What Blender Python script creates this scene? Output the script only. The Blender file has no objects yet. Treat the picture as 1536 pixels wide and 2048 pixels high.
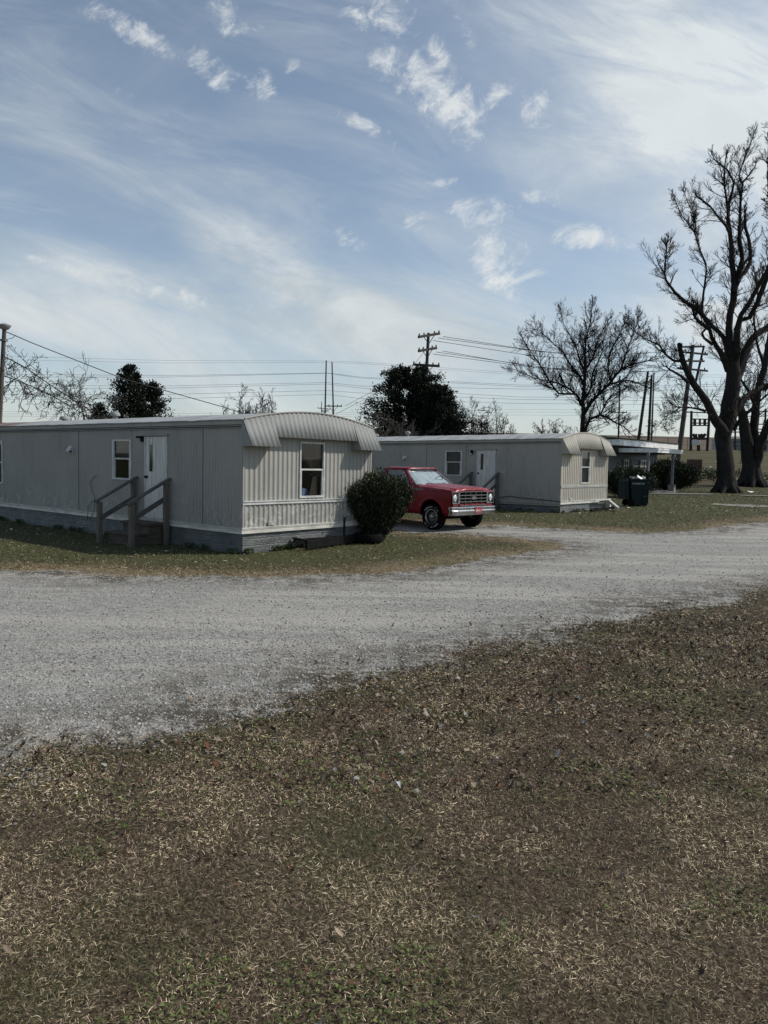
import bpy, bmesh, math, random
import numpy as np
from mathutils import Vector, Matrix, Euler
R = math.radians
SC = bpy.context.scene
COL = SC.collection

# ------------------------------------------------------------------ camera
CAM_H = 1.75; FPX = 1540.0; ROLL = R(1.21); PITCH = R(3.7)
cd = bpy.data.cameras.new("camera"); cam = bpy.data.objects.new("camera", cd); COL.objects.link(cam)
cd.sensor_fit = 'VERTICAL'; cd.sensor_height = 36.0; cd.lens = 36.0*FPX/2048.0
cd.clip_start = 0.05; cd.clip_end = 3000
cam.location = (0, 0, CAM_H)
cam.rotation_euler = (Matrix.Rotation(R(90)-PITCH, 4, 'X') @ Matrix.Rotation(ROLL, 4, 'Z')).to_euler()
SC.camera = cam
SC.render.resolution_x = 768; SC.render.resolution_y = 1024
SC.view_settings.view_transform = 'Standard'; SC.view_settings.look = 'None'
SC.view_settings.gamma = 1.0; SC.view_settings.exposure = 0.34

def ray(px, py):
    u = (px-768)/FPX; v = -(py-1024)/FPX
    c, s = math.cos(ROLL), math.sin(ROLL)
    ul = c*u-s*v; vl = s*u+c*v
    cp, sp = math.cos(PITCH), math.sin(PITCH)
    return Vector((ul, cp+vl*sp, -sp+vl*cp))
def at(px, py, Y):
    d = ray(px, py); t = Y/d.y
    return Vector((d.x*t, Y, CAM_H+d.z*t))

# ------------------------------------------------------------------ sky and sun
SUN_AZ = R(8); SUN_EL = R(43)
class NT:
    def __init__(s, tree): s.t = tree; s.n = tree.nodes; s.l = tree.links
    def new(s, ty, **kw):
        n = s.n.new(ty)
        for k, v in kw.items(): setattr(n, k, v)
        return n
    def put(s, sock, v):
        if isinstance(v, bpy.types.NodeSocket): s.l.new(v, sock)
        else:
            if hasattr(sock, 'default_value') and sock.type == 'RGBA' and len(v) == 3: v = (*v, 1)
            sock.default_value = v
    def m(s, op, a, b=0.0, c=None, clamp=False):
        n = s.new('ShaderNodeMath', operation=op, use_clamp=clamp)
        s.put(n.inputs[0], a); s.put(n.inputs[1], b)
        if c is not None: s.put(n.inputs[2], c)
        return n.outputs[0]
    def noise(s, vec, scale, detail=4, rough=.55, dist=0.0, out='Fac'):
        n = s.new('ShaderNodeTexNoise'); s.put(n.inputs['Vector'], vec)
        n.inputs['Scale'].default_value = scale; n.inputs['Detail'].default_value = detail
        n.inputs['Roughness'].default_value = rough; n.inputs['Distortion'].default_value = dist
        return n.outputs[out]
    def voro(s, vec, scale, out='Distance', feature='F1'):
        n = s.new('ShaderNodeTexVoronoi', feature=feature); s.put(n.inputs['Vector'], vec)
        n.inputs['Scale'].default_value = scale
        return n.outputs[out]
    def ramp(s, f, a, b, c0=0.0, c1=1.0, smooth=True):
        n = s.new('ShaderNodeMapRange', interpolation_type='SMOOTHSTEP' if smooth else 'LINEAR')
        s.put(n.inputs[0], f); n.inputs[1].default_value = a; n.inputs[2].default_value = b
        n.inputs[3].default_value = c0; n.inputs[4].default_value = c1
        return n.outputs[0]
    def mix(s, f, a, b, mode='MIX'):
        n = s.new('ShaderNodeMix', data_type='RGBA', blend_type=mode)
        s.put(n.inputs[0], f); s.put(n.inputs[6], a); s.put(n.inputs[7], b)
        return n.outputs[2]
    def mapping(s, vec, scale=(1, 1, 1), rot=(0, 0, 0), loc=(0, 0, 0)):
        n = s.new('ShaderNodeMapping'); s.put(n.inputs[0], vec)
        n.inputs['Scale'].default_value = scale; n.inputs['Rotation'].default_value = rot; n.inputs['Location'].default_value = loc
        return n.outputs[0]
    def comb(s, x, y, z=0.0):
        n = s.new('ShaderNodeCombineXYZ'); s.put(n.inputs[0], x); s.put(n.inputs[1], y); s.put(n.inputs[2], z)
        return n.outputs[0]
    def bump(s, h, strength=.5, dist=.01):
        n = s.new('ShaderNodeBump'); s.put(n.inputs['Height'], h)
        n.inputs['Strength'].default_value = strength; n.inputs['Distance'].default_value = dist
        return n.outputs[0]

def build_world():
    w = bpy.data.worlds.new("World"); SC.world = w; w.use_nodes = True
    t = NT(w.node_tree); t.n.clear()
    out = t.new('ShaderNodeOutputWorld'); bg = t.new('ShaderNodeBackground')
    bg.inputs[1].default_value = 0.1
    sky = t.new('ShaderNodeTexSky', sky_type='NISHITA'); sky.sun_disc = False
    sky.sun_elevation = SUN_EL; sky.sun_rotation = R(90)-SUN_AZ
    sky.air_density = 1.0; sky.dust_density = 0.6; sky.ozone_density = 1.6
    tc = t.new('ShaderNodeTexCoord'); sep = t.new('ShaderNodeSeparateXYZ'); t.l.new(tc.outputs['Generated'], sep.inputs[0])
    X, Y, Z = sep.outputs
    Zc = t.m('MAXIMUM', Z, 0.0)
    # cloud plane coordinates (perspective foreshortened towards the horizon)
    dn = t.m('ADD', Zc, 0.16)
    P = t.comb(t.m('DIVIDE', X, dn), t.m('DIVIDE', Y, dn))
    # tangent plane coordinates round the northern horizon, used to place the individual clouds
    Yc = t.m('MAXIMUM', Y, 0.05)
    U = t.m('DIVIDE', X, Yc); V = t.m('DIVIDE', Zc, Yc)
    UV = t.comb(U, V)
    warp = t.noise(UV, 5.0, 3, .6, out='Color')
    def blob(px, py, rx, ry, ang=0.0, soft=1.0, co=None):
        d = ray(px, py); u0, v0 = d.x/d.y, d.z/d.y
        rx /= FPX; ry /= FPX
        n = t.mapping(co or UV, loc=(-u0, -v0, 0)); n = t.mapping(n, rot=(0, 0, R(-ang))); n = t.mapping(n, scale=(1/rx, 1/ry, 1))
        ln = t.new('ShaderNodeVectorMath', operation='LENGTH'); t.l.new(n, ln.inputs[0])
        return t.ramp(ln.outputs['Value'], 0.0, 1.0, soft, 0.0)
    def mx(lst):
        o = lst[0]
        for q in lst[1:]: o = t.m('MAXIMUM', o, q)
        return o
    # broad veils
    dg = t.mapping(t.mapping(UV, rot=(0, 0, R(17))), scale=(1.4, 5.0, 1))
    vn = t.noise(dg, 2.2, 10, .66, .6)
    vn2 = t.noise(t.mapping(t.mapping(P, rot=(0, 0, R(30))), scale=(1.0, 2.4, 1)), 1.4, 6, .6, .4)
    veil_shape = mx([blob(150, 640, 1100, 150, -9, .72), blob(560, 560, 360, 120, -34, 1.0), blob(280, 565, 420, 70, -15, 1.0), blob(800, 670, 700, 170, -8, 1.1), blob(1450, 230, 640, 460, -28, 1.15),
                     blob(1500, 620, 600, 240, 8, .85), blob(700, 780, 1300, 130, 0, .62), blob(60, 260, 260, 60, -18, .45), blob(1250, 60, 560, 200, 15, .7),
                     blob(980, 480, 300, 80, -10, .35), blob(330, 380, 480, 120, -14, .2), blob(-1500, 700, 1900, 700, 0, .6), blob(3200, 500, 1900, 900, 0, 1)])
    veil = t.m('ADD', t.m('MULTIPLY', veil_shape, t.ramp(vn, .25, .65, .35, 1.1)), t.m('MULTIPLY', t.ramp(vn, .42, .75), .34))
    veil = t.m('ADD', veil, t.m('MULTIPLY', t.ramp(vn2, .42, .8), .12))
    low = t.ramp(Zc, 0.0, 0.16, .55, 0.0)
    veil = t.m('MAXIMUM', veil, low, clamp=True)
    # puffs
    uw = t.new('ShaderNodeVectorMath', operation='SCALE'); t.l.new(warp, uw.inputs[0]); uw.inputs[3].default_value = .085
    uv2 = t.new('ShaderNodeVectorMath', operation='ADD'); t.l.new(UV, uv2.inputs[0]); t.l.new(uw.outputs[0], uv2.inputs[1])
    UVW = uv2.outputs[0]; half = (-.0425, -.0425, 0); UVW = t.mapping(UVW, loc=half)
    pf = t.noise(t.mapping(t.mapping(UV, rot=(0, 0, R(-35))), scale=(1, 1.35, 1)), 19.0, 13, .70, .45)
    pb = lambda *a: blob(*a, co=UVW)
    pm = mx([pb(300, 70, 210, 42, -24, .8), pb(420, 122, 130, 40, -32, .75), pb(500, 150, 60, 50, -30, .7), pb(220, 20, 90, 40, -30, .6), pb(470, 20, 60, 60, -50, .7), pb(522, 38, 22, 32, 20, .75), pb(770, 25, 120, 70, -10, .9),
             pb(765, 130, 48, 70, 20, .85), pb(830, 150, 60, 80, 40, .95), pb(872, 95, 42, 60, 10, .8), pb(890, 200, 150, 85, -35, 1.2), pb(990, 180, 50, 40, 20, .8), pb(940, 262, 50, 50, -45, .9),
             pb(1080, 210, 60, 55, -25, .72), pb(705, 262, 120, 26, -14, .75), pb(775, 290, 48, 30, -45, .6), pb(878, 362, 42, 17, 12, .95), pb(840, 435, 34, 30, -20, .6), pb(960, 425, 95, 55, 0, .85), pb(1060, 398, 70, 32, 0, .6),
             pb(985, 480, 90, 85, -30, .95), pb(1005, 545, 110, 90, -40, 1.0), pb(1180, 485, 130, 42, -8, .95), pb(1340, 480, 40, 28, 20, .75), pb(1250, 180, 20, 10, 0, .3),
             pb(700, 480, 60, 34, -40, .55), pb(930, 40, 30, 60, 20, .45), pb(240, 185, 38, 24, 0, .5), pb(590, 150, 26, 36, 0, .55), pb(535, 190, 46, 26, -30, .5), pb(350, 590, 260, 26, -15, .42), pb(120, 545, 170, 20, -10, .4)])
    puff = t.m('MULTIPLY', t.ramp(t.m('ADD', t.m('MULTIPLY', pm, .62), t.m('MULTIPLY', t.m('SUBTRACT', pf, .5), 3.1)), .10, 1.0, 0, 1.0), t.ramp(pm, 0.0, .3))
    # colours
    hsv = t.new('ShaderNodeHueSaturation'); t.l.new(sky.outputs[0], hsv.inputs['Color'])
    hsv.inputs['Saturation'].default_value = .80; hsv.inputs['Value'].default_value = .93; hsv.inputs['Hue'].default_value = .495
    skyc = hsv.outputs[0]
    shade = t.noise(t.mapping(t.mapping(UV, rot=(0, 0, R(18))), scale=(1, 2.6, 1)), 4.5, 6, .6, .5)
    veilc = t.mix(t.ramp(shade, .35, .65), (3.9, 4.45, 4.8), (5.3, 5.65, 5.8))
    bright = blob(1650, 120, 900, 700, 0, 1.0)
    veilc = t.mix(t.m('MULTIPLY', bright, .8), veilc, (6.2, 6.6, 6.8))
    c = t.mix(veil, skyc, veilc)
    c = t.mix(t.m('MULTIPLY', puff, .88), c, (6.1, 6.3, 6.35))
    t.l.new(c, bg.inputs[0]); t.l.new(bg.outputs[0], out.inputs[0])
build_world()

sd = bpy.data.lights.new("sun", 'SUN'); sd.energy = 3.2; sd.angle = R(1.2); sd.color = (1.0, .95, .86)
sun = bpy.data.objects.new("sun", sd); COL.objects.link(sun)
SUN_DIR = Vector((math.cos(SUN_AZ)*math.cos(SUN_EL), math.sin(SUN_AZ)*math.cos(SUN_EL), math.sin(SUN_EL)))
sun.rotation_euler = SUN_DIR.to_track_quat('Z', 'Y').to_euler(); sun.location = (40, 5, 40)

# ------------------------------------------------------------------ materials
MATS = {}
def mat(name, col, rough=.7, metal=0.0, col2=None, nscale=6.0, stretch=(1, 1, 1), lo=.35, hi=.7, bump=0.0, bscale=30.0, bstretch=(1, 1, 1), spec=.4, detail=6, fn=None, trans=0.0):
    if name in MATS: return MATS[name]
    m = bpy.data.materials.new(name); m.use_nodes = True; t = NT(m.node_tree); t.n.clear()
    out = t.new('ShaderNodeOutputMaterial'); b = t.new('ShaderNodeBsdfPrincipled')
    t.l.new(b.outputs[0], out.inputs[0])
    tc = t.new('ShaderNodeTexCoord'); O = tc.outputs['Object']
    t.put(b.inputs['Base Color'], col); b.inputs['Roughness'].default_value = rough; b.inputs['Metallic'].default_value = metal
    b.inputs['Specular IOR Level'].default_value = spec
    if trans: b.inputs['Transmission Weight'].default_value = trans
    if col2 is not None:
        f = t.ramp(t.noise(t.mapping(O, scale=stretch), nscale, detail, .6), lo, hi)
        t.put(b.inputs['Base Color'], t.mix(f, col, col2))
    if bump:
        h = t.noise(t.mapping(O, scale=bstretch), bscale, 5, .6)
        t.l.new(t.bump(h, bump, .02), b.inputs['Normal'])
    if fn: fn(t, b, O)
    MATS[name] = m
    return m

def glass_mat(name, tint=(.75, .8, .8), refl=.12, rough=.02):
    if name in MATS: return MATS[name]
    m = bpy.data.materials.new(name); m.use_nodes = True; t = NT(m.node_tree); t.n.clear()
    out = t.new('ShaderNodeOutputMaterial'); tr = t.new('ShaderNodeBsdfTransparent'); gl = t.new('ShaderNodeBsdfGlossy')
    t.put(tr.inputs[0], tint); gl.inputs['Roughness'].default_value = rough
    fr = t.new('ShaderNodeLayerWeight'); fr.inputs[0].default_value = .5
    mx = t.new('ShaderNodeMixShader'); t.l.new(t.m('ADD', t.m('MULTIPLY', t.m('POWER', fr.outputs['Facing'], 4.0), .7), .04+refl, clamp=True), mx.inputs[0])
    t.l.new(tr.outputs[0], mx.inputs[1]); t.l.new(gl.outputs[0], mx.inputs[2]); t.l.new(mx.outputs[0], out.inputs[0])
    MATS[name] = m
    return m

def siding(name, c0, c1, dark, flake, dk=.5):
    def fn(t, b, O):
        st = t.noise(t.mapping(O, scale=(7, 7, .55)), 2.2, 7, .65)
        blot = t.noise(t.mapping(O, scale=(1, 1, .8)), 1.1, 6, .65)
        grime = t.m('MULTIPLY', t.ramp(st, .5, .78), t.ramp(blot, .42, .62))
        c = t.mix(t.ramp(blot, .3, .7), c0, c1)
        c = t.mix(t.m('MULTIPLY', grime, dk), c, dark)
        sep = t.new('ShaderNodeSeparateXYZ'); t.l.new(O, sep.inputs[0])
        lowz = t.ramp(sep.outputs[2], .45, 1.25, 1.0, 0.0)
        fl = t.ramp(t.noise(t.mapping(O, scale=(2.6, 2.6, 2.2)), 2.2, 6, .62, 1.5), .545, .60)
        c = t.mix(t.m('MULTIPLY', t.m('MULTIPLY', fl, lowz), .75), c, flake)
        lg = t.ramp(t.noise(t.mapping(O, scale=(5, 5, 1.1)), 2.0, 6, .65), .45, .75)
        c = t.mix(t.m('MULTIPLY', t.m('MULTIPLY', lg, t.ramp(sep.outputs[2], .4, 1.1, 1, .12)), .5), c, dark)
        t.put(b.inputs['Base Color'], c)
        t.l.new(t.bump(t.noise(O, 3.0, 3, .5), .25, .03), b.inputs['Normal'])
    return mat(name, c0, rough=.62, spec=.3, fn=fn)

M_SIDE = siding('weathered_grey_siding', (.315, .305, .28), (.265, .258, .24), (.13, .125, .11), (.40, .40, .385), .75)
M_END = siding('ribbed_cream_siding', (.325, .32, .295), (.28, .277, .258), (.10, .10, .09), (.52, .52, .5), .8)
M_SIDE2 = siding('weathered_tan_siding', (.345, .33, .295), (.295, .283, .255), (.15, .14, .115), (.40, .39, .36), .85)
M_END2 = siding('ribbed_beige_siding', (.46, .43, .37), (.40, .375, .325), (.16, .145, .11), (.5, .48, .43), .45)
M_AWN = siding('ribbed_awning_metal', (.265, .272, .265), (.225, .232, .225), (.15, .155, .15), (.3, .3, .3), .25)
M_AWN2 = siding('ribbed_awning_beige', (.36, .345, .30), (.31, .3, .265), (.18, .165, .13), (.4, .4, .36), .3)
M_TRIM = mat('cream_trim', (.62, .61, .56), .5, col2=(.42, .41, .37), nscale=3, stretch=(1, 1, 5))
M_WTRIM = mat('white_trim', (.56, .57, .55), .5, col2=(.38, .39, .37), nscale=5)
M_DKGAP = mat('dark_gap', (.03, .03, .03), .9)
M_SEAM = mat('seam_grime', (.11, .115, .11), .8)
M_INT = mat('dark_interior', (.035, .032, .03), .9)
def f_roof(t, b, O):
    n = t.noise(t.mapping(O, scale=(.6, 3.0, 1)), 1.6, 7, .65)
    c = t.mix(t.ramp(n, .35, .7), (.36, .37, .36), (.19, .195, .19))
    sep = t.new('ShaderNodeSeparateXYZ'); t.l.new(O, sep.inputs[0])
    sp = t.m('FRACT', t.m('MULTIPLY', sep.outputs[1], 1.1))
    seam = t.m('MULTIPLY', t.ramp(sp, .0, .04, 1, 0), .5)
    c = t.mix(seam, c, (.09, .09, .085))
    rust = t.m('MULTIPLY', t.ramp(sep.outputs[1], 8.6, 10.6), t.ramp(t.noise(O, 1.3, 6, .6), .3, .5))
    c = t.mix(rust, c, (.13, .045, .025))
    t.put(b.inputs['Base Color'], c); b.inputs['Roughness'].default_value = .5
M_ROOF = mat('metal_roof', (.4, .4, .4), .5, metal=.0, fn=f_roof)
def f_skirt(t, b, O):
    sep = t.new('ShaderNodeSeparateXYZ'); t.l.new(O, sep.inputs[0])
    along = t.m('ADD', sep.outputs[0], sep.outputs[1])
    v = t.comb(along, t.m('ADD', sep.outputs[2], .04), 0)
    br = t.new('ShaderNodeTexBrick'); t.l.new(v, br.inputs['Vector'])
    br.inputs['Scale'].default_value = 1.0; br.inputs['Brick Width'].default_value = .46; br.inputs['Row Height'].default_value = .135
    br.inputs['Mortar Size'].default_value = .012; br.inputs['Mortar Smooth'].default_value = .6
    rk = t.noise(O, 22, 7, .7, .6)
    n2 = t.noise(O, 2.5, 4, .6)
    c = t.mix(t.ramp(n2, .35, .65), (.19, .20, .20), (.12, .13, .13))
    c = t.mix(t.ramp(rk, .58, .72), c, (.34, .37, .38))
    c = t.mix(br.outputs['Fac'], c, (.23, .25, .25))
    t.put(b.inputs['Base Color'], c)
    h = t.m('ADD', t.m('MULTIPLY', br.outputs['Fac'], -.6), rk)
    t.l.new(t.bump(h, 1.0, .05), b.inputs['Normal'])
    b.inputs['Metallic'].default_value = .35; b.inputs['Roughness'].default_value = .42
M_SKIRT = mat('embossed_skirting', (.15, .17, .18), fn=f_skirt)
def f_door(t, b, O):
    n = t.noise(t.mapping(O, scale=(1, 9, .8)), 2.2, 8, .7, .3); n2 = t.noise(O, 1.6, 5, .6)
    c = t.mix(t.m('MULTIPLY', t.ramp(n, .42, .66), t.ramp(n2, .35, .6, .25, .85)), (.62, .61, .58), (.24, .24, .22)); t.put(b.inputs['Base Color'], c)
M_DOOR = mat('streaked_white_door', (.6, .6, .6), .5, fn=f_door)
M_GLASS = glass_mat('window_glass', (.72, .76, .78), -.01)
M_BLIND = mat('grey_blind', (.09, .095, .10), .8, fn=lambda t, b, O: t.put(b.inputs['Base Color'], t.mix(t.ramp(t.m('FRACT', t.m('MULTIPLY', (lambda s: (t.l.new(O, s.inputs[0]), s.outputs[2])[1])(t.new('ShaderNodeSeparateXYZ')), 28.0)), .3, .7), (.075, .08, .085), (.04, .042, .045))))
M_CURT = mat('brown_curtain', (.16, .115, .085), .9, col2=(.09, .062, .045), nscale=8, stretch=(6, 6, .6))
M_CURTP = mat('pale_curtain', (.20, .19, .175), .9, col2=(.11, .105, .10), nscale=9, stretch=(6, 6, .5))
M_BLUE = mat('blue_patterned_cloth', (.12, .2, .45), .9, col2=(.5, .55, .7), nscale=30, lo=.48, hi=.54)
def f_wood(c0, c1, axis):
    st = [14, 14, 14]; st[axis] = 1.2
    def fn(t, b, O):
        n = t.noise(t.mapping(O, scale=tuple(st)), 3, 7, .65)
        c = t.mix(t.ramp(n, .35, .7), c0, c1)
        t.put(b.inputs['Base Color'], c); t.l.new(t.bump(n, .5, .01), b.inputs['Normal'])
    return fn
M_WOOD = mat('weathered_wood', (.1, .09, .075), .85, fn=f_wood((.085, .08, .07), (.16, .14, .11), 2))
M_WOODR = mat('weathered_rail_wood', (.1, .09, .075), .85, fn=f_wood((.075, .07, .065), (.13, .115, .095), 0))
M_STEP = mat('dark_step_wood', (.055, .045, .035), .9, col2=(.10, .085, .07), nscale=5, stretch=(1, 1, 4), bump=.4)
M_POLE = mat('pole_wood', (.075, .065, .055), .9, fn=f_wood((.05, .045, .04), (.12, .10, .085), 2))
M_POLED = mat('dark_pole_wood', (.028, .027, .026), .9)
M_BARK = mat('dark_bark', (.019, .018, .017), .95, spec=.1, bump=1.0, bscale=7, bstretch=(3, 3, .5), col2=(.042, .038, .035), nscale=3, stretch=(4, 4, .6))
M_TWIG = mat('bare_twigs', (.028, .025, .023), .95, spec=.1)
M_BRUSH = mat('brown_brush', (.085, .072, .062), .95)
M_VINE = mat('vine_stem', (.05, .045, .04), .95)
M_STEEL = mat('black_steel', (.007, .007, .008), .8, col2=(.013, .012, .011), nscale=8, spec=.08)
M_RUBBER = mat('black_rubber', (.007, .007, .008), .9, spec=.05)
M_WIRE = mat('dark_cable', (.02, .02, .02), .7)
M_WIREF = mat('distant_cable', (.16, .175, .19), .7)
M_WHITE = mat('white_paint', (.88, .88, .86), .6, col2=(.55, .56, .55), nscale=4, stretch=(1, 1, 3))
M_CONC = mat('pale_concrete', (.20, .19, .17), .9, col2=(.13, .125, .11), nscale=4, bump=.3)
M_BRICK = mat('dark_brick', (.10, .06, .045), .9, col2=(.06, .045, .04), nscale=6)
M_HSID = mat('grey_house_siding', (.15, .16, .17), .7, col2=(.12, .13, .14), nscale=3)
M_GREEN = mat('dark_green_roof', (.02, .035, .025), .9, col2=(.03, .045, .03), nscale=5)
M_SHUT = mat('dark_shutter', (.025, .035, .04), .6)
M_METB = mat('grey_metal_sheet', (.30, .32, .34), .5, metal=.2, col2=(.22, .24, .26), nscale=3, stretch=(1, 1, .2))
M_PAPER = mat('white_paper', (.8, .8, .8), .8)
M_DKGLASS = mat('dark_pane', (.012, .014, .016), .08, spec=.6)

# ------------------------------------------------------------------ mesh helpers
class MB:
    def __init__(s): s.v = []; s.f = []
    def add(s, vs, fs):
        o = len(s.v); s.v.extend([tuple(p) for p in vs]); s.f.extend([tuple(i+o for i in f) for f in fs]); return s
    def box(s, x0, x1, y0, y1, z0, z1, M=None):
        vs = [Vector((x, y, z)) for x in (x0, x1) for y in (y0, y1) for z in (z0, z1)]
        if M is not None: vs = [M @ p for p in vs]
        return s.add(vs, [(0, 1, 3, 2), (4, 6, 7, 5), (0, 4, 5, 1), (2, 3, 7, 6), (0, 2, 6, 4), (1, 5, 7, 3)])
    def beam(s, p0, p1, w, h, up=Vector((0, 0, 1))):
        p0 = Vector(p0); p1 = Vector(p1); d = (p1-p0).normalized(); a = d.cross(up)
        if a.length < 1e-4: a = d.cross(Vector((1, 0, 0)))
        a.normalize(); b = a.cross(d).normalized(); a *= w/2; b *= h/2
        vs = [p+sa*a+sb*b for p in (p0, p1) for sa in (-1, 1) for sb in (-1, 1)]
        return s.add(vs, [(0, 2, 3, 1), (4, 5, 7, 6), (0, 1, 5, 4), (2, 6, 7, 3), (0, 4, 6, 2), (1, 3, 7, 5)])
    def tube(s, pts, rad, n=6, cap=True):
        pts = [Vector(p) for p in pts]
        if not isinstance(rad, (list, tuple)): rad = [rad]*len(pts)
        o = len(s.v); a = None
        for i, p in enumerate(pts):
            d = (pts[min(i+1, len(pts)-1)]-pts[max(i-1, 0)])
            if d.length < 1e-9: d = Vector((0, 0, 1))
            d.normalize()
            if a is None:
                a = d.orthogonal().normalized()
            else:
                a = a-d*a.dot(d)
                if a.length < 1e-6: a = d.orthogonal()
                a.normalize()
            b = d.cross(a); r = rad[i]
            for k in range(n):
                t = 2*math.pi*k/n; c, q = math.cos(t)*r, math.sin(t)*r
                s.v.append((p.x+a.x*c+b.x*q, p.y+a.y*c+b.y*q, p.z+a.z*c+b.z*q))
        for i in range(len(pts)-1):
            for k in range(n):
                k2 = (k+1) % n
                s.f.append((o+i*n+k, o+i*n+k2, o+(i+1)*n+k2, o+(i+1)*n+k))
        if cap:
            s.f.append(tuple(o+k for k in range(n))[::-1]); e = o+(len(pts)-1)*n; s.f.append(tuple(e+k for k in range(n)))
        return s
    def lathe(s, prof, M=None, n=24):
        """prof: list of (r, z) turned about z."""
        o = len(s.v); m = len(prof)
        for k in range(n):
            t = 2*math.pi*k/n
            for r, z in prof:
                p = Vector((r*math.cos(t), r*math.sin(t), z))
                if M is not None: p = M @ p
                s.v.append(tuple(p))
        for k in range(n):
            k2 = (k+1) % n
            for i in range(m-1): s.f.append((o+k*m+i, o+k2*m+i, o+k2*m+i+1, o+k*m+i+1))
        return s
    def grid(s, P):
        o = len(s.v); m = len(P[0])
        for row in P: s.v.extend([tuple(p) for p in row])
        for i in range(len(P)-1):
            for j in range(m-1): s.f.append((o+i*m+j, o+i*m+j+1, o+(i+1)*m+j+1, o+(i+1)*m+j))
        return s
    def prism(s, poly, y0, y1, f):
        """poly in 2-D, f(a,b,y)->3-D point"""
        n = len(poly); vs = [f(a, b, y0) for a, b in poly]+[f(a, b, y1) for a, b in poly]
        fs = [tuple(range(n))[::-1], tuple(range(n, 2*n))]+[(i, (i+1) % n, n+(i+1) % n, n+i) for i in range(n)]
        return s.add(vs, fs)
    def build(s, name, m, parent=None, smooth=None, thick=0, bevel=0, sub=0, recalc=False):
        me = bpy.data.meshes.new(name); me.from_pydata([tuple(v) for v in s.v], [], s.f); me.update()
        if recalc:
            b = bmesh.new(); b.from_mesh(me); bmesh.ops.recalc_face_normals(b, faces=b.faces); b.to_mesh(me); b.free()
        if smooth is not None:
            me.shade_smooth(); me.set_sharp_from_angle(angle=R(smooth))
        me.materials.append(m)
        o = bpy.data.objects.new(name, me); COL.objects.link(o); o.parent = parent
        if thick:
            md = o.modifiers.new('t', 'SOLIDIFY'); md.thickness = thick; md.offset = 0
        if bevel:
            md = o.modifiers.new('b', 'BEVEL'); md.width = bevel; md.segments = 2; md.limit_method = 'ANGLE'
        if sub:
            md = o.modifiers.new('s', 'SUBSURF'); md.levels = sub; md.render_levels = sub
        return o

def tag(o, label=None, cat=None, group=None, kind=None):
    if label: o['label'] = label
    if cat: o['category'] = cat
    if group: o['group'] = group
    if kind: o['kind'] = kind
    return o
def thing(name, label, cat, loc=(0, 0, 0), rz=0.0, group=None):
    o = bpy.data.objects.new(name, None); COL.objects.link(o); o.location = loc; o.rotation_euler = (0, 0, rz)
    o.empty_display_size = .2
    return tag(o, label, cat, group)

def np_mesh(name, verts, faces_list, m, cols=None, parent=None):
    """faces_list: list of int arrays (k, n) ; cols per-vertex rgb"""
    me = bpy.data.meshes.new(name); nv = len(verts)
    me.vertices.add(nv); me.vertices.foreach_set('co', np.ascontiguousarray(verts, dtype=np.float32).ravel())
    loops = np.concatenate([f.ravel() for f in faces_list]).astype(np.int32)
    sizes = np.concatenate([np.full(len(f), f.shape[1], np.int32) for f in faces_list])
    starts = np.concatenate([[0], np.cumsum(sizes)[:-1]]).astype(np.int32)
    me.loops.add(len(loops)); me.loops.foreach_set('vertex_index', loops)
    me.polygons.add(len(sizes)); me.polygons.foreach_set('loop_start', starts); me.polygons.foreach_set('loop_total', sizes)
    me.update(calc_edges=True)
    if cols is not None:
        ca = me.attributes.new('col', 'FLOAT_COLOR', 'POINT')
        c4 = np.ones((nv, 4), np.float32); c4[:, :3] = cols; ca.data.foreach_set('color', c4.ravel())
    me.materials.append(m)
    o = bpy.data.objects.new(name, me); COL.objects.link(o); o.parent = parent
    return o

# value noise in numpy
def vnoise(x, y, seed=0, octs=4, rough=.5):
    rs = np.random.RandomState(seed); T = rs.rand(256, 256)
    out = np.zeros_like(x, dtype=float); amp = 1; tot = 0; f = 1.0
    for o in range(octs):
        xs = x*f+37.3*o; ys = y*f+11.7*o
        xi = np.floor(xs).astype(int); yi = np.floor(ys).astype(int)
        fx = xs-xi; fy = ys-yi; fx = fx*fx*(3-2*fx); fy = fy*fy*(3-2*fy)
        g = lambda a, b: T[a % 256, b % 256]
        v = (g(xi, yi)*(1-fx)+g(xi+1, yi)*fx)*(1-fy)+(g(xi, yi+1)*(1-fx)+g(xi+1, yi+1)*fx)*fy
        out += v*amp; tot += amp; amp *= rough; f *= 2.03
    return out/tot
def sst(t): t = np.clip(t, 0, 1); return t*t*(3-2*t)

# ------------------------------------------------------------------ terrain
def tz(x, y):
    x = np.asarray(x, float); y = np.asarray(y, float)
    z = .17*sst((y-19.5)/6.5)+.05*sst((y-30)/20)
    z = z-.05*sst((2-x)/6.0)*sst((y-9)/5.0)
    k = np.maximum(y-55, 0); ramp = np.where(k < 8, k*k/16.0, k-4)*.078
    cap = 4.45
    z = z+np.where(ramp < cap, ramp, cap)
    z = z+np.maximum(y-132, 0)*.062*(1-sst((y-230)/60.0)*.0)*(y < 250)+(y >= 250)*(118*.062-(y-250)*.02)
    z = z+.012*(vnoise(x*.8, y*.8, 3, 3)-.5)*sst(y/3)
    return z
def tzf(x, y): return float(tz(np.array([x]), np.array([y]))[0])
def on(px, py):
    d = ray(px, py); t = 3.0
    for i in range(60):
        p = Vector((d.x*t, d.y*t, CAM_H+d.z*t)); h = p.z-tzf(p.x, p.y)
        if abs(h) < 1e-4: break
        t += h/(-d.z+.03) if d.z < 0 else 1.0
    return Vector((d.x*t, d.y*t, tzf(d.x*t, d.y*t)))

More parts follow.
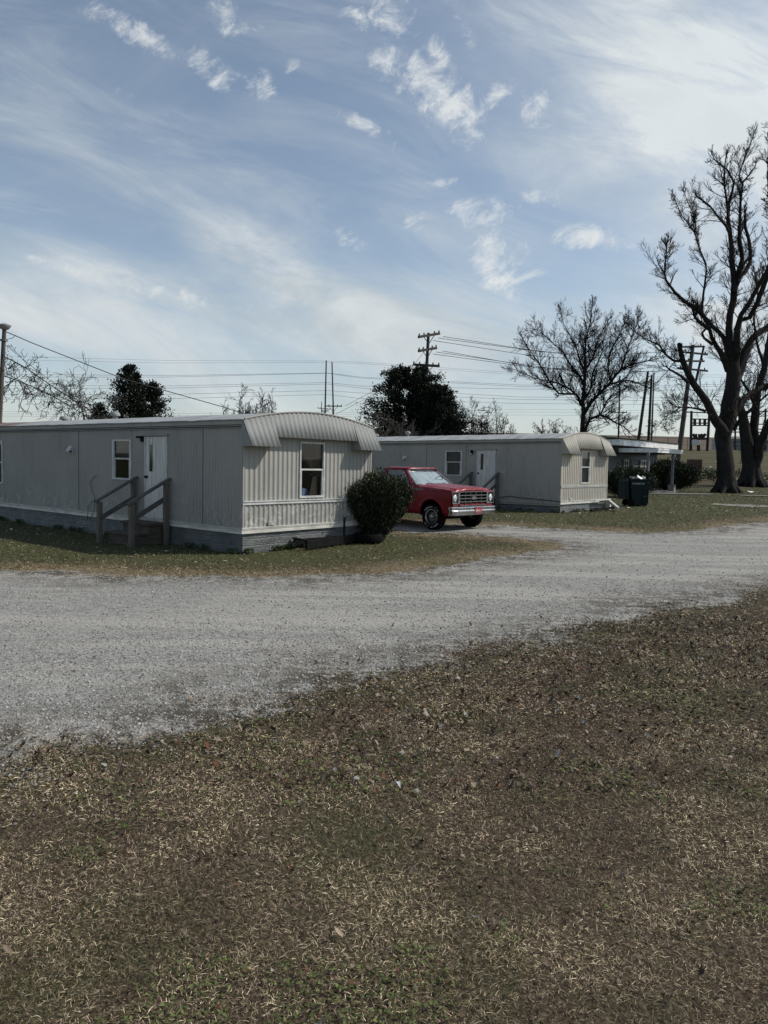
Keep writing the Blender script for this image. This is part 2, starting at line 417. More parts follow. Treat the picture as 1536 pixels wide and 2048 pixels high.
ROAD = [(-30, 10.2), (-14, 10.9), (-5.84, 11.66), (-4.72, 11.75), (-3.9, 11.35), (-2.9, 11.5), (-1.25, 11.6), (-.12, 12.03), (1.18, 13.43), (2.94, 15.32), (3.7, 16.3), (3.98, 16.9), (3.8, 17.6), (3.46, 18.12), (2.42, 18.7), (1.0, 19.2), (-2.0, 20.6), (-1.2, 22.6), (2.69, 21.45), (3.3, 21.6), (4.83, 21.1), (7.06, 20.6), (8.86, 21.5), (12.32, 24.63), (20, 32), (40, 47),
        (44, 42), (24, 25.5), (14, 17.5), (10, 14.4), (5.65, 11.19), (4.1, 9.83), (2.97, 8.77), (1.4, 7.41), (.6, 6.61), (0, 6.2), (-.59, 5.61), (-.97, 5.23), (-1.28, 4.75), (-1.85, 4.35), (-2.6, 3.9), (-4, 3.3), (-8, 2.4), (-16, 1), (-30, -2)]
def sdist(x, y, poly):
    x = np.asarray(x, float); y = np.asarray(y, float)
    d = np.full(x.shape, 1e9); inside = np.zeros(x.shape, bool); n = len(poly)
    for i in range(n):
        ax, ay = poly[i]; bx, by = poly[(i+1) % n]; ex, ey = bx-ax, by-ay
        wx, wy = x-ax, y-ay; t = np.clip((wx*ex+wy*ey)/(ex*ex+ey*ey), 0, 1)
        d = np.minimum(d, (wx-ex*t)**2+(wy-ey*t)**2)
        c = ((ay > y) != (by > y)) & (x < (bx-ax)*(y-ay)/(by-ay+1e-12)+ax); inside ^= c
    d = np.sqrt(d); return np.where(inside, -d, d)
def rd(x, y):
    """signed distance to the gravel (negative on it), ragged; wobble grows a little on the near edge"""
    return sdist(x, y, ROAD)+(vnoise(x*1.1, y*1.1, 5, 4, .6)-.5)*np.where(y < 9.6+x*.4, 1.15, .7)+(vnoise(x*6, y*6, 6, 3, .6)-.5)*.18

def ground_mat():
    m = bpy.data.materials.new('ground_surface'); m.use_nodes = True; t = NT(m.node_tree); t.n.clear()
    out = t.new('ShaderNodeOutputMaterial'); b = t.new('ShaderNodeBsdfPrincipled'); t.l.new(b.outputs[0], out.inputs[0])
    geo = t.new('ShaderNodeNewGeometry'); Pn = geo.outputs['Position']
    at_ = t.new('ShaderNodeAttribute', attribute_name='rdist'); D = at_.outputs['Fac']
    at2 = t.new('ShaderNodeAttribute', attribute_name='straw'); ST = at2.outputs['Fac']
    # gravel
    v1 = t.voro(Pn, 70, 'Color'); s1 = t.new('ShaderNodeSeparateColor'); t.l.new(v1, s1.inputs[0])
    v2 = t.voro(Pn, 26, 'Color'); s2 = t.new('ShaderNodeSeparateColor'); t.l.new(v2, s2.inputs[0])
    n1 = t.noise(Pn, .9, 6, .6); nst = t.noise(t.mapping(Pn, rot=(0, 0, R(-38)), scale=(.22, 1.7, 1)), .85, 6, .62, .4)
    g = t.m('ADD', t.m('MULTIPLY', s1.outputs[0], .6), t.m('MULTIPLY', s2.outputs[0], .4))
    gc = t.mix(t.ramp(g, .1, .95, smooth=False), (.14, .137, .128), (.39, .38, .355))
    dust = t.m('MULTIPLY', t.ramp(nst, .46, .60), t.ramp(t.noise(Pn, 14, 5, .7), .25, .55))
    gc = t.mix(t.m('MULTIPLY', dust, .72), gc, (.37, .355, .32))
    gc = t.mix(t.m('MULTIPLY', t.ramp(n1, .5, .75), .3), gc, (.19, .185, .175))
    dirtn = t.noise(Pn, 9, 7, .7)
    edge = t.ramp(D, -1.6, -.02)
    gc = t.mix(t.m('MULTIPLY', edge, t.ramp(t.m('ADD', t.m('MULTIPLY', dirtn, .5), t.m('MULTIPLY', t.noise(Pn, 2.2, 5, .65), .5)), .44, .56)), gc, (.062, .052, .036))
    # lawn (soil and thatch under the blades)
    ln = t.noise(Pn, .55, 6, .62); lf = t.noise(Pn, 34, 6, .72); lm = t.noise(Pn, 6, 6, .65)
    br = t.mix(t.ramp(lf, .3, .7), (.018, .013, .009), (.12, .090, .060))
    gr = t.mix(t.ramp(lf, .3, .7), (.022, .027, .011), (.082, .088, .036))
    stc = t.mix(t.ramp(lf, .3, .7), (.10, .08, .048), (.26, .21, .13))
    lc = t.mix(t.ramp(t.m('ADD', t.m('MULTIPLY', ln, .6), t.m('MULTIPLY', lm, .4)), .46, .60, 0, .55), br, gr)
    lc = t.mix(t.m('MULTIPLY', ST, t.ramp(lm, .3, .6, .5, 1.0)), lc, stc)
    at3 = t.new('ShaderNodeAttribute', attribute_name='green')
    lc = t.mix(t.m('MULTIPLY', at3.outputs['Fac'], t.ramp(lm, .3, .6, .6, 1.0)), lc, gr)
    # ploughed field on the far rise
    sep = t.new('ShaderNodeSeparateXYZ'); t.l.new(Pn, sep.inputs[0])
    ff = t.ramp(sep.outputs[1], 126, 134)
    fc = t.mix(t.ramp(t.noise(t.mapping(Pn, scale=(.1, .6, 1)), .5, 5, .6), .35, .65), (.085, .062, .045), (.12, .092, .066))
    far = t.mix(t.ramp(t.noise(t.mapping(Pn, scale=(.4, 1.5, 1)), .35, 6, .65), .35, .65), (.050, .050, .023), (.092, .080, .044))
    lc = t.mix(t.ramp(sep.outputs[1], 66, 76), lc, far)
    lc = t.mix(ff, lc, fc)
    k = t.ramp(t.m('ADD', D, t.m('MULTIPLY', t.m('SUBTRACT', dirtn, .5), 1.1)), -.14, .14)
    t.put(b.inputs['Base Color'], t.mix(k, gc, lc))
    b.inputs['Roughness'].default_value = .95; b.inputs['Specular IOR Level'].default_value = .15
    h = t.m('ADD', t.m('MULTIPLY', t.voro(Pn, 70), -.5), t.m('ADD', t.m('MULTIPLY', lf, .6), t.m('MULTIPLY', t.voro(Pn, 26), -.6)))
    t.l.new(t.bump(h, .9, .018), b.inputs['Normal'])
    return m
M_GROUND = ground_mat()
def straw_amt(x, y):
    d = sdist(x, y, ROAD)
    s = sst(1-(d-.1)/1.3)*(y > 8+x*.55)          # bleached fringe on the far side of the drive
    return np.clip(s+.35*(vnoise(x*.35, y*.35, 9, 3)-.45)*(y > 11), 0, 1)
def green_amt(x, y):
    g = sst((vnoise(x*.8, y*.8, 12, 4, .6)-.52)/.10)*np.where(y < 8+x*.55, .5, .85)
    d = sdist(x, y, ROAD)
    near_home = sst((d-.7)/1.0)*(y > 10+.2*x)*(y < 60)
    g = np.maximum(g*.8, near_home*.9)
    w = sst((.35-np.abs(d-.15))/.35)*(y < 8+x*.55)*.5
    return np.clip(np.maximum(g, w), 0, 1)

def lines(segs):
    o = []
    for a, b, st in segs: o += list(np.arange(a, b-1e-6, st))
    o.append(segs[-1][1]); return np.array(o)
def grid_sheet(name, xs, ys, dz=0.0, mask=None):
    X, Yg = np.meshgrid(xs, ys, indexing='ij'); Z = tz(X, Yg)+dz
    V = np.stack([X, Yg, Z], -1).reshape(-1, 3); ny = len(ys)
    I, J = np.meshgrid(np.arange(len(xs)-1), np.arange(ny-1), indexing='ij')
    a = (I*ny+J).ravel(); F = np.stack([a, a+ny, a+ny+1, a+1], -1)
    if mask is not None:
        mk = mask(X, Yg).reshape(-1); keep = mk[F].any(1); F = F[keep]
        used = np.unique(F); mp = -np.ones(len(V), int); mp[used] = np.arange(len(used)); V = V[used]; F = mp[F]
    o = np_mesh(name, V, [F], M_GROUND)
    me = o.data
    for nm, fn in (('rdist', rd), ('straw', straw_amt), ('green', green_amt)):
        at_ = me.attributes.new(nm, 'FLOAT', 'POINT'); at_.data.foreach_set('value', fn(V[:, 0], V[:, 1]).astype(np.float32))
    me.polygons.foreach_set('use_smooth', np.ones(len(me.polygons), bool))
    return o
g = grid_sheet('ground', lines([(-700, -100, 60), (-100, -30, 7), (-30, -12, .9), (-12, 14, .13), (14, 30, .5), (30, 100, 3.5), (100, 900, 50)]),
               lines([(-400, -30, 50), (-30, 0, 3), (0, 1, .5), (1, 24, .13), (24, 60, .6), (60, 140, 2), (140, 260, 10), (260, 1500, 124)]))
tag(g, kind='structure')
rdm = grid_sheet('gravel_road', lines([(-30, -9, .4), (-9, 13, .11), (13, 44, .4)]), lines([(-2, 2, .4), (2, 24, .11), (24, 47, .4)]), .005, lambda x, y: rd(x, y) < .02)
tag(rdm, kind='structure')

# ------------------------------------------------------------------ ground cover
def vc_mat(name, rough=.85, trans=.0, spec=.2):
    m = bpy.data.materials.new(name); m.use_nodes = True; t = NT(m.node_tree); b = t.n['Principled BSDF']
    a = t.new('ShaderNodeAttribute', attribute_name='col'); t.l.new(a.outputs['Color'], b.inputs['Base Color'])
    b.inputs['Roughness'].default_value = rough; b.inputs['Specular IOR Level'].default_value = spec
    return m
M_BLADE = vc_mat('grass_blades', .8); M_LEAFV = vc_mat('leaf_litter', .85); M_STONE = vc_mat('gravel_stones', .9); M_FOL = vc_mat('foliage', .6, spec=.3)
def inside_things(x, y):
    """True where a building or truck stands"""
    r = np.zeros(x.shape, bool)
    for (ax, ay, u0, u1, s0, s1) in ((-2.673, 14.487, -.02, 3.68, -.02, 15), (5.906, 25.8, -.02, 3.68, -.02, 15)):
        c, s = math.cos(R(50.2)), math.sin(R(50.2)); dx = x-ax; dy = y-ay
        u = dx*c+dy*s; w = -dx*s+dy*c
        r |= (u > u0) & (u < u1) & (w > s0) & (w < s1)
    return r
rs = np.random.RandomState(11)
def scatter(y0, y1, dens, xm=.53, pad=.6):
    n = int(dens*(y1-y0)*(xm*(y0+y1)+2*pad))
    y = y0+(y1-y0)*rs.rand(n); hw = xm*y1+pad; x = (rs.rand(n)*2-1)*hw
    k = np.abs(x) < xm*y+pad; return x[k], y[k]
def blades(zones):
    V = []; Q = []; T = []; C = []; off = 0
    for (y0, y1, dens, lmin, lmax, wid, upr) in zones:
        x, y = scatter(y0, y1, dens)
        d = rd(x, y); gm = green_amt(x, y); sm = straw_amt(x, y)
        keep = (d > .0+.12*(rs.rand(len(x))-.5)) & ~inside_things(x, y)
        fringe = (d > -1.5) & (d <= 0) & (rs.rand(len(x)) < .30*np.exp(d*2.2)*(vnoise(x*2.2, y*2.2, 81, 3) > .5)) & ~inside_things(x, y)
        patch = vnoise(x*2.3, y*2.3, 21, 3)
        keep &= rs.rand(len(x)) < np.clip(.35+1.3*(patch-.3), .25, 1)
        k = keep | fringe; x, y, d, gm, sm = x[k], y[k], d[k], gm[k], sm[k]; n = len(x)
        isg = rs.rand(n) < np.clip(gm*np.where(y < 8+x*.55, .40, .66)+.03-.5*sm, 0.03, .85)
        L = lmin+(lmax-lmin)*rs.rand(n)**1.5; L = np.where(isg, L*.75, L)
        az = rs.rand(n)*2*np.pi; el = np.where(isg, .35+.7*rs.rand(n), np.abs(rs.randn(n))*.35*upr+.03)
        dx, dy, dz = np.cos(az)*np.cos(el), np.sin(az)*np.cos(el), np.sin(el)
        sx, sy = -np.sin(az), np.cos(az); w = wid*(.6+.8*rs.rand(n))*np.where(isg, 1.1, 1)
        z = tz(x, y)+.004+.012*rs.rand(n)*upr
        bend = (rs.randn(n)*.13)
        b = np.stack([x, y, z], 1); side = np.stack([sx*w/2, sy*w/2, rs.randn(n)*w*.25], 1)
        mid = b+np.stack([dx, dy, dz], 1)*(L*.5)[:, None]
        mid2 = mid+side*0
        tip = mid+np.stack([dx+sx*bend, dy+sy*bend, dz*.5-.25*np.where(isg, .6, .5)], 1)*(L*.5)[:, None]
        tip[:, 2] = np.maximum(tip[:, 2], tz(x, y)+.004)
        verts = np.stack([b-side, b+side, mid2+side*.85, mid2-side*.85, tip], 1).reshape(-1, 3)
        i = off+np.arange(n)*5
        Q.append(np.stack([i, i+1, i+2, i+3], 1)); T.append(np.stack([i+3, i+2, i+4], 1)); off += 5*n; V.append(verts)
        v = rs.rand(n)
        pb_ = (.64+.80*sst((vnoise(x*2.6, y*2.6, 71, 4, .6)-.34)/.32))[:, None]; straw = np.stack([.145+.60*v**1.9, .112+.495*v**1.9, .070+.345*v**1.9], 1)
        ol = rs.rand(n) < .18; straw[ol] = np.array([.11, .105, .045])*(.5+.9*rs.rand(ol.sum(), 1))
        dk = rs.rand(n) < .24; straw[dk] = np.array([.078, .053, .034])*(.5+.9*rs.rand(dk.sum(), 1)); straw *= np.where(y > 10, .78, 1.0)[:, None]*np.where(y > 9, 1, pb_[:, 0])[:, None]  # extra dark-brown blades put the shade between overlapping blades into the colour
        strawb = np.array([.17, .125, .07])+rs.rand(n, 1)*np.array([.17, .14, .09])
        straw = np.where((rs.rand(n) < sm)[:, None], strawb, straw)
        redd = rs.rand(n) < .12; straw[redd] = np.array([.09, .045, .025])*(.6+.8*rs.rand(redd.sum(), 1))
        green = np.stack([.045+.065*v, .056+.065*v, .018+.022*v], 1)*np.where(y > 10, 1.25, 1.0)[:, None]
        c = np.where(isg[:, None], green, straw); C.append(np.repeat(c, 5, 0))
    return np.concatenate(V), [np.concatenate(Q), np.concatenate(T)], np.concatenate(C)
V_, F_, C_ = blades([(1.7, 3.2, 46000, .008, .034, .0013, 1.35), (3.2, 5.0, 25000, .010, .038, .0018, 1.35), (5.0, 8.0, 10000, .013, .042, .0031, 1.2), (8, 12.5, 1900, .025, .065, .0052, 1.0),
                     (10.5, 17, 900, .03, .08, .0065, 1.1), (17, 27, 240, .04, .10, .012, 1.2), (27, 60, 36, .05, .14, .028, 1.3)])
tag(np_mesh('grass', V_, F_, M_BLADE, C_), 'short dry winter grass and thatch with green patches', 'grass', kind='stuff')

# clover and small broad green weeds
def clover():
    V = []; T = []; C = []; off = 0
    for (y0, y1, dens, sz) in ((1.7, 3.4, 4200, .0062), (3.4, 6, 900, .010), (6, 9, 200, .014)):
        x, y = scatter(y0, y1, dens); p = vnoise(x*1.7, y*1.7, 33, 4, .6)
        k = (p > .60) & (rd(x, y) > -.1); x, y, p = x[k], y[k], p[k]; n = len(x)
        z = tz(x, y)+.006+.03*rs.rand(n); a = rs.rand(n)*6.28; s = sz*(.5+rs.rand(n)); tlt = rs.randn(n, 2)*.35
        pts = []
        for q in range(6):
            t = a+q*math.pi/3; r = s*(1.0 if q % 2 else .62)
            px = np.cos(t)*r; py = np.sin(t)*r
            pts.append(np.stack([x+px, y+py, z+px*tlt[:, 0]+py*tlt[:, 1]], 1))
        V.append(np.stack(pts, 1).reshape(-1, 3)); i = off+np.arange(n)*6
        T.append(np.stack([i+q for q in range(6)], 1)); off += 6*n
        v = rs.rand(n, 1); c = np.array([.045, .060, .018])+v*np.array([.075, .085, .03])
        rr = rs.rand(n) < .05; c[rr] = np.array([.12, .05, .03])
        C.append(np.repeat(c, 6, 0))
    return np.concatenate(V), [np.concatenate(T)], np.concatenate(C)
V_, F_, C_ = clover()
tag(np_mesh('clover', V_, F_, M_BLADE, C_), 'small green clover and weed leaves in patches through the foreground grass', 'clover', kind='stuff')

# dead leaves, curled and lobed
def leaves():
    V = []; F = []; C = []; off = 0
    for (y0, y1, dens) in ((1.7, 4, 110), (4, 6, 800), (6, 9, 1100), (9, 13, 420)):
        x, y = scatter(y0, y1, dens)
        d = rd(x, y); band = np.exp(-((d-1.3)/1.5)**2)*.9+.10+.35*(vnoise(x*.6, y*.6, 44, 3) > .55)
        k = (d > -.1) & (y < 8.4+x*.62) & (rs.rand(len(x)) < band)
        k |= (d < -.1) & (y < 8.4+x*.62) & (rs.rand(len(x)) < .22*np.exp(d*1.6)*(vnoise(x*2.2, y*2.2, 81, 3) > .5))
        k |= (d < -.1) & (rs.rand(len(x)) < .0015)
        x, y = x[k], y[k]; n = len(x); s = (.009+.019*rs.rand(n)**2.2); a = rs.rand(n)*6.28
        z = tz(x, y)+.015+.02*rs.rand(n); tl = rs.randn(n, 2)*.6; curl = rs.rand(n)*1.2-.3
        elong = .35+.5*rs.rand(n); ring = []; prof = [1, .72, .9, .66, .8, .7, .85, .7, 1.0, .5]
        for q in range(10):
            t = a+q*2*math.pi/10+rs.randn(n)*.09; r = s*prof[q]*(.45+.75*rs.rand(n))
            px = np.cos(t)*r; py = np.sin(t)*r*elong
            ring.append(np.stack([x+px, y+py, z+px*tl[:, 0]+py*tl[:, 1]+curl*r+rs.randn(n)*.002], 1))
        V.append(np.concatenate([np.stack([x, y, z], 1)[:, None], np.stack(ring, 1)], 1).reshape(-1, 3))
        i = off+np.arange(n)*11
        for q in range(10): F.append(np.stack([i, i+1+q, i+1+(q+1) % 10], 1))
        off += 11*n; v = rs.rand(n, 1)
        c = np.array([.055, .037, .026])+v**2.4*np.array([.27, .22, .17])
        gy = rs.rand(n) < .06; c[gy] = np.array([.26, .25, .235])*(.7+.5*rs.rand(gy.sum(), 1))
        rr = rs.rand(n) < .04; c[rr] = np.array([.12, .05, .03])
        C.append(np.repeat(c, 11, 0))
    return np.concatenate(V), [np.concatenate(F)], np.concatenate(C)
V_, F_, C_ = leaves()
tag(np_mesh('fallen_leaves', V_, F_, M_LEAFV, C_), 'curled brown dead leaves littering the dry grass', 'leaves', kind='stuff')

# loose stones along the gravel
def stones():
    V = []; F = []; C = []; off = 0
    base = np.array([(1, 0, 0), (-1, 0, 0), (0, 1, 0), (0, -1, 0), (0, 0, 1), (.55, .55, .5), (-.5, .6, .45), (.5, -.6, .5), (-.6, -.5, .4)], float)
    tri = np.array([(0, 5, 7), (0, 2, 5), (2, 6, 5), (2, 1, 6), (1, 8, 6), (1, 3, 8), (3, 7, 8), (3, 0, 7), (4, 5, 6), (4, 6, 8), (4, 8, 7), (4, 7, 5)])
    for (y0, y1, dens, s0, s1) in ((3.2, 5.5, 1500, .006, .016), (5.5, 8, 900, .007, .017), (8, 12, 300, .009, .02), (12, 20, 45, .012, .028)):
        x, y = scatter(y0, y1, dens); d = rd(x, y)
        pr = np.where(d < 0, np.clip(.25+.75*np.exp(d*.55), 0, 1), np.exp(-d*4.5)*.7)
        k = (rs.rand(len(x)) < pr) & (d < .8); x, y = x[k], y[k]; n = len(x)
        s = s0+(s1-s0)*rs.rand(n)**2.2; a = rs.rand(n)*6.28
        sc = np.stack([s, s*(.6+.4*rs.rand(n)), s*(.4+.4*rs.rand(n))], 1)
        P = base[None]*sc[:, None]*(.8+.4*rs.rand(n, 9, 1)); ca, sa = np.cos(a)[:, None], np.sin(a)[:, None]
        P = np.stack([P[..., 0]*ca-P[..., 1]*sa+x[:, None], P[..., 0]*sa+P[..., 1]*ca+y[:, None], P[..., 2]+(tz(x, y)+.006)[:, None]], -1)
        V.append(P.reshape(-1, 3)); F.append((tri[None]+(off+np.arange(n)*9)[:, None, None]).reshape(-1, 3)); off += 9*n
        v = rs.rand(n, 1); C.append(np.repeat(np.array([.16, .156, .147])+v**1.8*np.array([.25, .243, .225]), 9, 0))
    return np.concatenate(V), [np.concatenate(F)], np.concatenate(C)
V_, F_, C_ = stones()
tag(np_mesh('loose_gravel', V_, F_, M_STONE, C_), 'loose pale grey gravel stones on the drive', 'gravel', kind='stuff')

# ------------------------------------------------------------------ mobile homes
HOME_RZ = R(50.2)
def ringed(a0, a1, per, prof):
    pts = []; n = int((a1-a0)/per)+1; k = len(prof)
    for i in range(n):
        for j, (f, o) in enumerate(prof):
            a = a0+(i+f)*per
            if a < a1: pts.append((a, o))
    pts.append((a1, prof[0][1])); return pts
RIB = [(0, 0), (.18, .15), (.36, .85), (.5, 1), (.64, .85), (.82, .15)]
GROOVE = [(0, 0), (.08, -1), (.16, 0), (.5, .15)]
def home(name, label, loc, p):
    root = thing(name, label, 'mobile home', loc, HOME_RZ)
    W, L = 3.66, p['L']; ev = p['eave']; rise = p['rise']; tb, tt = p['trim']; zb = p.get('tilt', 0.0)
    if zb: root.rotation_euler = (R(-zb), 0, HOME_RZ)
    def PT(face, a, o, z): return Vector((-o, a, z)) if face == 'side' else Vector((a, -o, z))
    def fbox(mb, face, a0, a1, o0, o1, z0, z1):
        q0 = PT(face, a0, o0, z0); q1 = PT(face, a1, o1, z1)
        return mb.box(min(q0.x, q1.x), max(q0.x, q1.x), min(q0.y, q1.y), max(q0.y, q1.y), z0, z1)
    arc = lambda u: ev+.095+rise*(1-abs(2*u/W-1)**1.9)
    def wall(mb, face, a0, a1, z0f, z1f, per, amp, prof, holes):
        pts = ringed(a0, a1, per, prof)
        cuts = sorted({h[0] for h in holes} | {h[1] for h in holes})
        allp = sorted([(a, o) for a, o in pts]+[(c-.0001, 0) for c in cuts]+[(c+.0001, 0) for c in cuts])
        for (a, oa), (b, ob) in zip(allp, allp[1:]):
            if b-a < .0003: continue
            mid = (a+b)/2; segs = [(z0f(mid), z1f(mid), z1f(a), z1f(b))]
            hh = [h for h in holes if h[0] <= mid <= h[1]]
            if hh:
                h = hh[0]; segs = [(z0f(mid), h[2], h[2], h[2]), (h[3], z1f(mid), z1f(a), z1f(b))]
            for z0, z1, ta, tb2 in segs:
                mb.add([PT(face, a, oa*amp, z0), PT(face, b, ob*amp, z0), PT(face, b, ob*amp, tb2), PT(face, a, oa*amp, ta)], [(0, 1, 2, 3)])
    sh = [(w['a0'], w['a1'], w['z0'], w['z1']) for w in p['side_windows']]; d = p['door']
    sh.append((d[0], d[1], d[2], d[3]))
    eh = [(w['a0'], w['a1'], w['z0'], w['z1']) for w in p['end_windows']]
    mb = MB(); wall(mb, 'side', 0, L, lambda a: p['sidetrim'][1]-.02, lambda a: ev, p['sper'], .007, GROOVE, sh); mb.build('side_wall', p['m_side'], root, smooth=50)
    mb = MB(); wall(mb, 'end', 0, W, lambda a: p['band'][1], lambda a: arc(a)-.03, p['eper'], p['eamp'], RIB, eh)
    mb.build('end_wall', p['m_end'], root, smooth=50)
    mb = MB(); wall(mb, 'end', 0, W, lambda a: tt, lambda a: p['band'][0], p['eper'], p['eamp'], RIB, []); mb.build('lower_end_panel', p['m_end'], root, smooth=50)
    mb = MB(); mb.box(W-.01, W, 0, L, tb, ev); mb.grid([[(u*W/12, L, z) for z in (tb, arc(u*W/12)-.03)] for u in range(13)]); mb.build('rear_walls', p['m_side'], root)
    mb = MB(); mb.box(.1, W-.1, .1, L-.1, tb+.05, tb+.1); mb.box(1.2, 1.25, .3, L-.3, tb+.1, ev-.05); mb.box(.1, W-.1, 2.2, 2.25, tb+.1, ev-.05); mb.build('floor', M_INT, root)
    # roof
    rr = random.Random(5); P = []
    for i in range(61):
        s = -.03+(L+.06)*i/60; sag = rr.uniform(-.006, .006)
        P.append([Vector((u, s, arc(min(max(u, 0), W))+(0 if 0 <= u <= W else -.01)+sag)) for u in [-.05]+[W*k/20 for k in range(21)]+[W+.05]])
    MB().grid(P).build('roof', M_ROOF, root, smooth=40, thick=.02)
    mb = MB(); fbox(mb, 'side', .0, L, .004, .03, ev-.03, ev+.085); mb.build('gutter', p['m_side'], root)
    mb = MB(); fbox(mb, 'side', .0, L, .004, .012, ev-.045, ev-.031); fbox(mb, 'side', 0, L, .031, .04, ev-.012, ev+.0); mb.build('eave_gap', M_DKGAP, root)
    mb = MB(); fbox(mb, 'side', .0, L, .004, .035, ev-.062, ev-.05); mb.build('eave_trim', p['m_awn'], root)
    # drip trim, band, corner strips
    mb = MB(); st = p['sidetrim']; fbox(mb, 'side', 0, L, .004, .022, st[0], st[1]-.03); fbox(mb, 'side', 0, L, .004, .03, st[1]-.024, st[1]-.012); fbox(mb, 'side', 0, L, .004, .034, st[1]-.006, st[1]+.008)
    mb.build('base_trim', p.get('m_strim', M_TRIM), root)
    mb = MB(); fbox(mb, 'end', -.03, p.get('etrim_to', W+.03), .004, .03, tb, tt-.035); fbox(mb, 'end', -.03, W+.03, .004, .038, tt-.03, tt-.015); fbox(mb, 'end', -.03, W+.03, .004, .044, tt-.008, tt+.008)
    mb.build('base_trim', M_TRIM, root)
    mb = MB(); fbox(mb, 'end', -.012, W+.012, .004, .036, p['band'][0], p['band'][1]-.02); fbox(mb, 'end', -.012, W+.012, .004, .05, p['band'][1]-.015, p['band'][1]+.004); mb.build('wall_band', M_WTRIM, root)
    for c0, c1 in ((-.012, .022), (W-.03, W+.012)): mb = MB(); fbox(mb, 'end', c0, c1, .02, .03, tt+.01, ev-.02); mb.build('corner_trim', p['m_end'], root)
    # skirting
    mb = MB()
    for face, a1 in (('side', L), ('end', W)):
        n = int(a1/.12)
        pts = [(a1*i/n) for i in range(n+1)]; r2 = random.Random(3)
        mb.grid([[PT(face, a, -.02+.012*r2.random(), z) for z in (-.3, .0, .1, .2, tb+.04)] for a in pts])
    mb.box(W-.03, W-.02, 0, L, -.3, tb+.04); mb.build('skirting', M_SKIRT, root, smooth=30)
    for s_ in p['seams']:
        mb = MB(); fbox(mb, 'side', s_, s_+.012, .0, .009, st[1]+.02, ev-.06); mb.build('panel_seam', M_SEAM, root)
    mb = MB(); fbox(mb, 'end', .62, .78, .02, .045, tt+.03, tt+.10); mb.build('outlet_cover', p['m_end'], root)
    # awning over the end wall
    kb, km = p['tab'], p['mid']; tw = p['tabw']; sl = p['slope']; zt = ev+.05
    out = lambda z: .035+max(0, (zt-z))*sl
    pts = ringed(-.03, W+.03, p['eper'], RIB); mb = MB()
    for (a, oa), (b, ob) in zip(pts, pts[1:]):
        for f in (0,):
            bot = kb if ((a+b)/2 < tw or (a+b)/2 > W-tw) else km
            q = []
            for (c, oc) in ((a, oa), (b, ob)):
                cc = min(max(c, 0), W); top = arc(cc)+.005
                q.append([Vector((c, -(out(top-(arc(cc)-ev))*0+.035+(top-bot)*t*sl*((zt-bot)/(top-bot)) + oc*p['eamp']*.8), top+(bot-top)*t)) for t in (0, .5, 1)])
            mb.grid(q)
    mb.build('awning', p['m_awn'], root, smooth=50, thick=.006)
    mb = MB(); ob_ = .03+(zt-kb)*sl; om = .03+(zt-km)*sl
    for a0, a1 in ((-.03, tw), (W-tw, W+.03)): mb.box(a0, a1, -ob_, 0, kb-.004, kb+.004)
    mb.box(tw, W-tw, -om, 0, km-.004, km+.004)
    for a, z0 in ((-.03, kb), (tw-.004, kb), (W-tw+.004, kb), (W+.03, kb)):
        ztop = arc(min(max(a, 0), W))-.02; mb.prism([(0, z0), (ob_, z0), (.03, ztop), (0, ztop)], a-.003, a+.003, lambda o, z, y: Vector((y, -o, z)))
    mb.build('awning_soffit', p['m_awn'], root)
    mb = MB(); mb.tube([Vector((min(max(u*W/20, 0), W), -.05, arc(u*W/20)+.012)) for u in range(21)], .018, 6); mb.build('awning_rail', p['m_side'], root)
    # windows
    for face, ws in (('side', p['side_windows']), ('end', p['end_windows'])):
        for w in ws:
            a0, a1, z0, z1 = w['a0'], w['a1'], w['z0'], w['z1']; fo = .035 if face == 'end' else .025
            fw = w.get('fw', .05)
            mb = MB(); fbox(mb, face, a0-fw, a0, -.02, fo, z0-.03, z1+.03); fbox(mb, face, a1, a1+fw, -.02, fo, z0-.03, z1+.03)
            fbox(mb, face, a0, a1, -.02, fo-.003, z1-.005, z1+.03); fbox(mb, face, a0, a1, -.02, fo-.003, z0-.03, z0+.01)
            zm = w.get('zm', (z0+z1)/2); fbox(mb, face, a0, a1, -.02, fo-.008, zm-.02, zm+.015)
            fbox(mb, face, a0, a0+.03, -.02, fo-.012, z0+.01, zm-.02); fbox(mb, face, a1-.03, a1, -.02, fo-.012, z0+.01, zm-.02)
            wf = mb.build('window_frame', M_WTRIM, root)
            mb = MB(); fbox(mb, face, a0, a1, -.008, -.004, z0, z1); mb.build('window_pane', M_GLASS, wf)
            kind = w.get('kind', 'blind')
            if kind == 'blind':
                mb = MB(); fbox(mb, face, a0-.03, a1+.03, -.07, -.06, zm if w.get('half') else z0-.03, z1+.05); mb.build('window_blind', M_BLIND, wf)
            elif kind == 'pale':
                mb = MB(); mb.grid([[PT(face, a0+(a1-a0)*i/24, -.08+.012*math.sin(i*1.9), z) for z in (z0-.05, z1+.05)] for i in range(25)]); mb.build('curtain', M_CURTP, wf)
            elif kind == 'swag':
                mb = MB(); rows = []
                for i in range(25):
                    t = i/24; c = []
                    for j in range(12):
                        v = j/11; z = z1-(z1-z0)*v*.62
                        left = a0+.05+(a1-a0-.16)*(v**1.6)*.92; right = a1-.02
                        a = left+(right-left)*t; c.append(PT(face, a, -.06+.012*math.sin(i*2.2), z))
                    rows.append(c)
                mb.grid(rows); rows = []
                for i in range(9):
                    t = i/8; rows.append([PT(face, (a1-.22-.10*v)+(.16+.08*v)*t, -.06+.010*math.sin(i*2.2), z0+(z1-z0)*.38*(1-v)) for v in (0, .3, .6, 1)])
                mb.grid(rows); mb.build('curtain', M_CURT, wf)
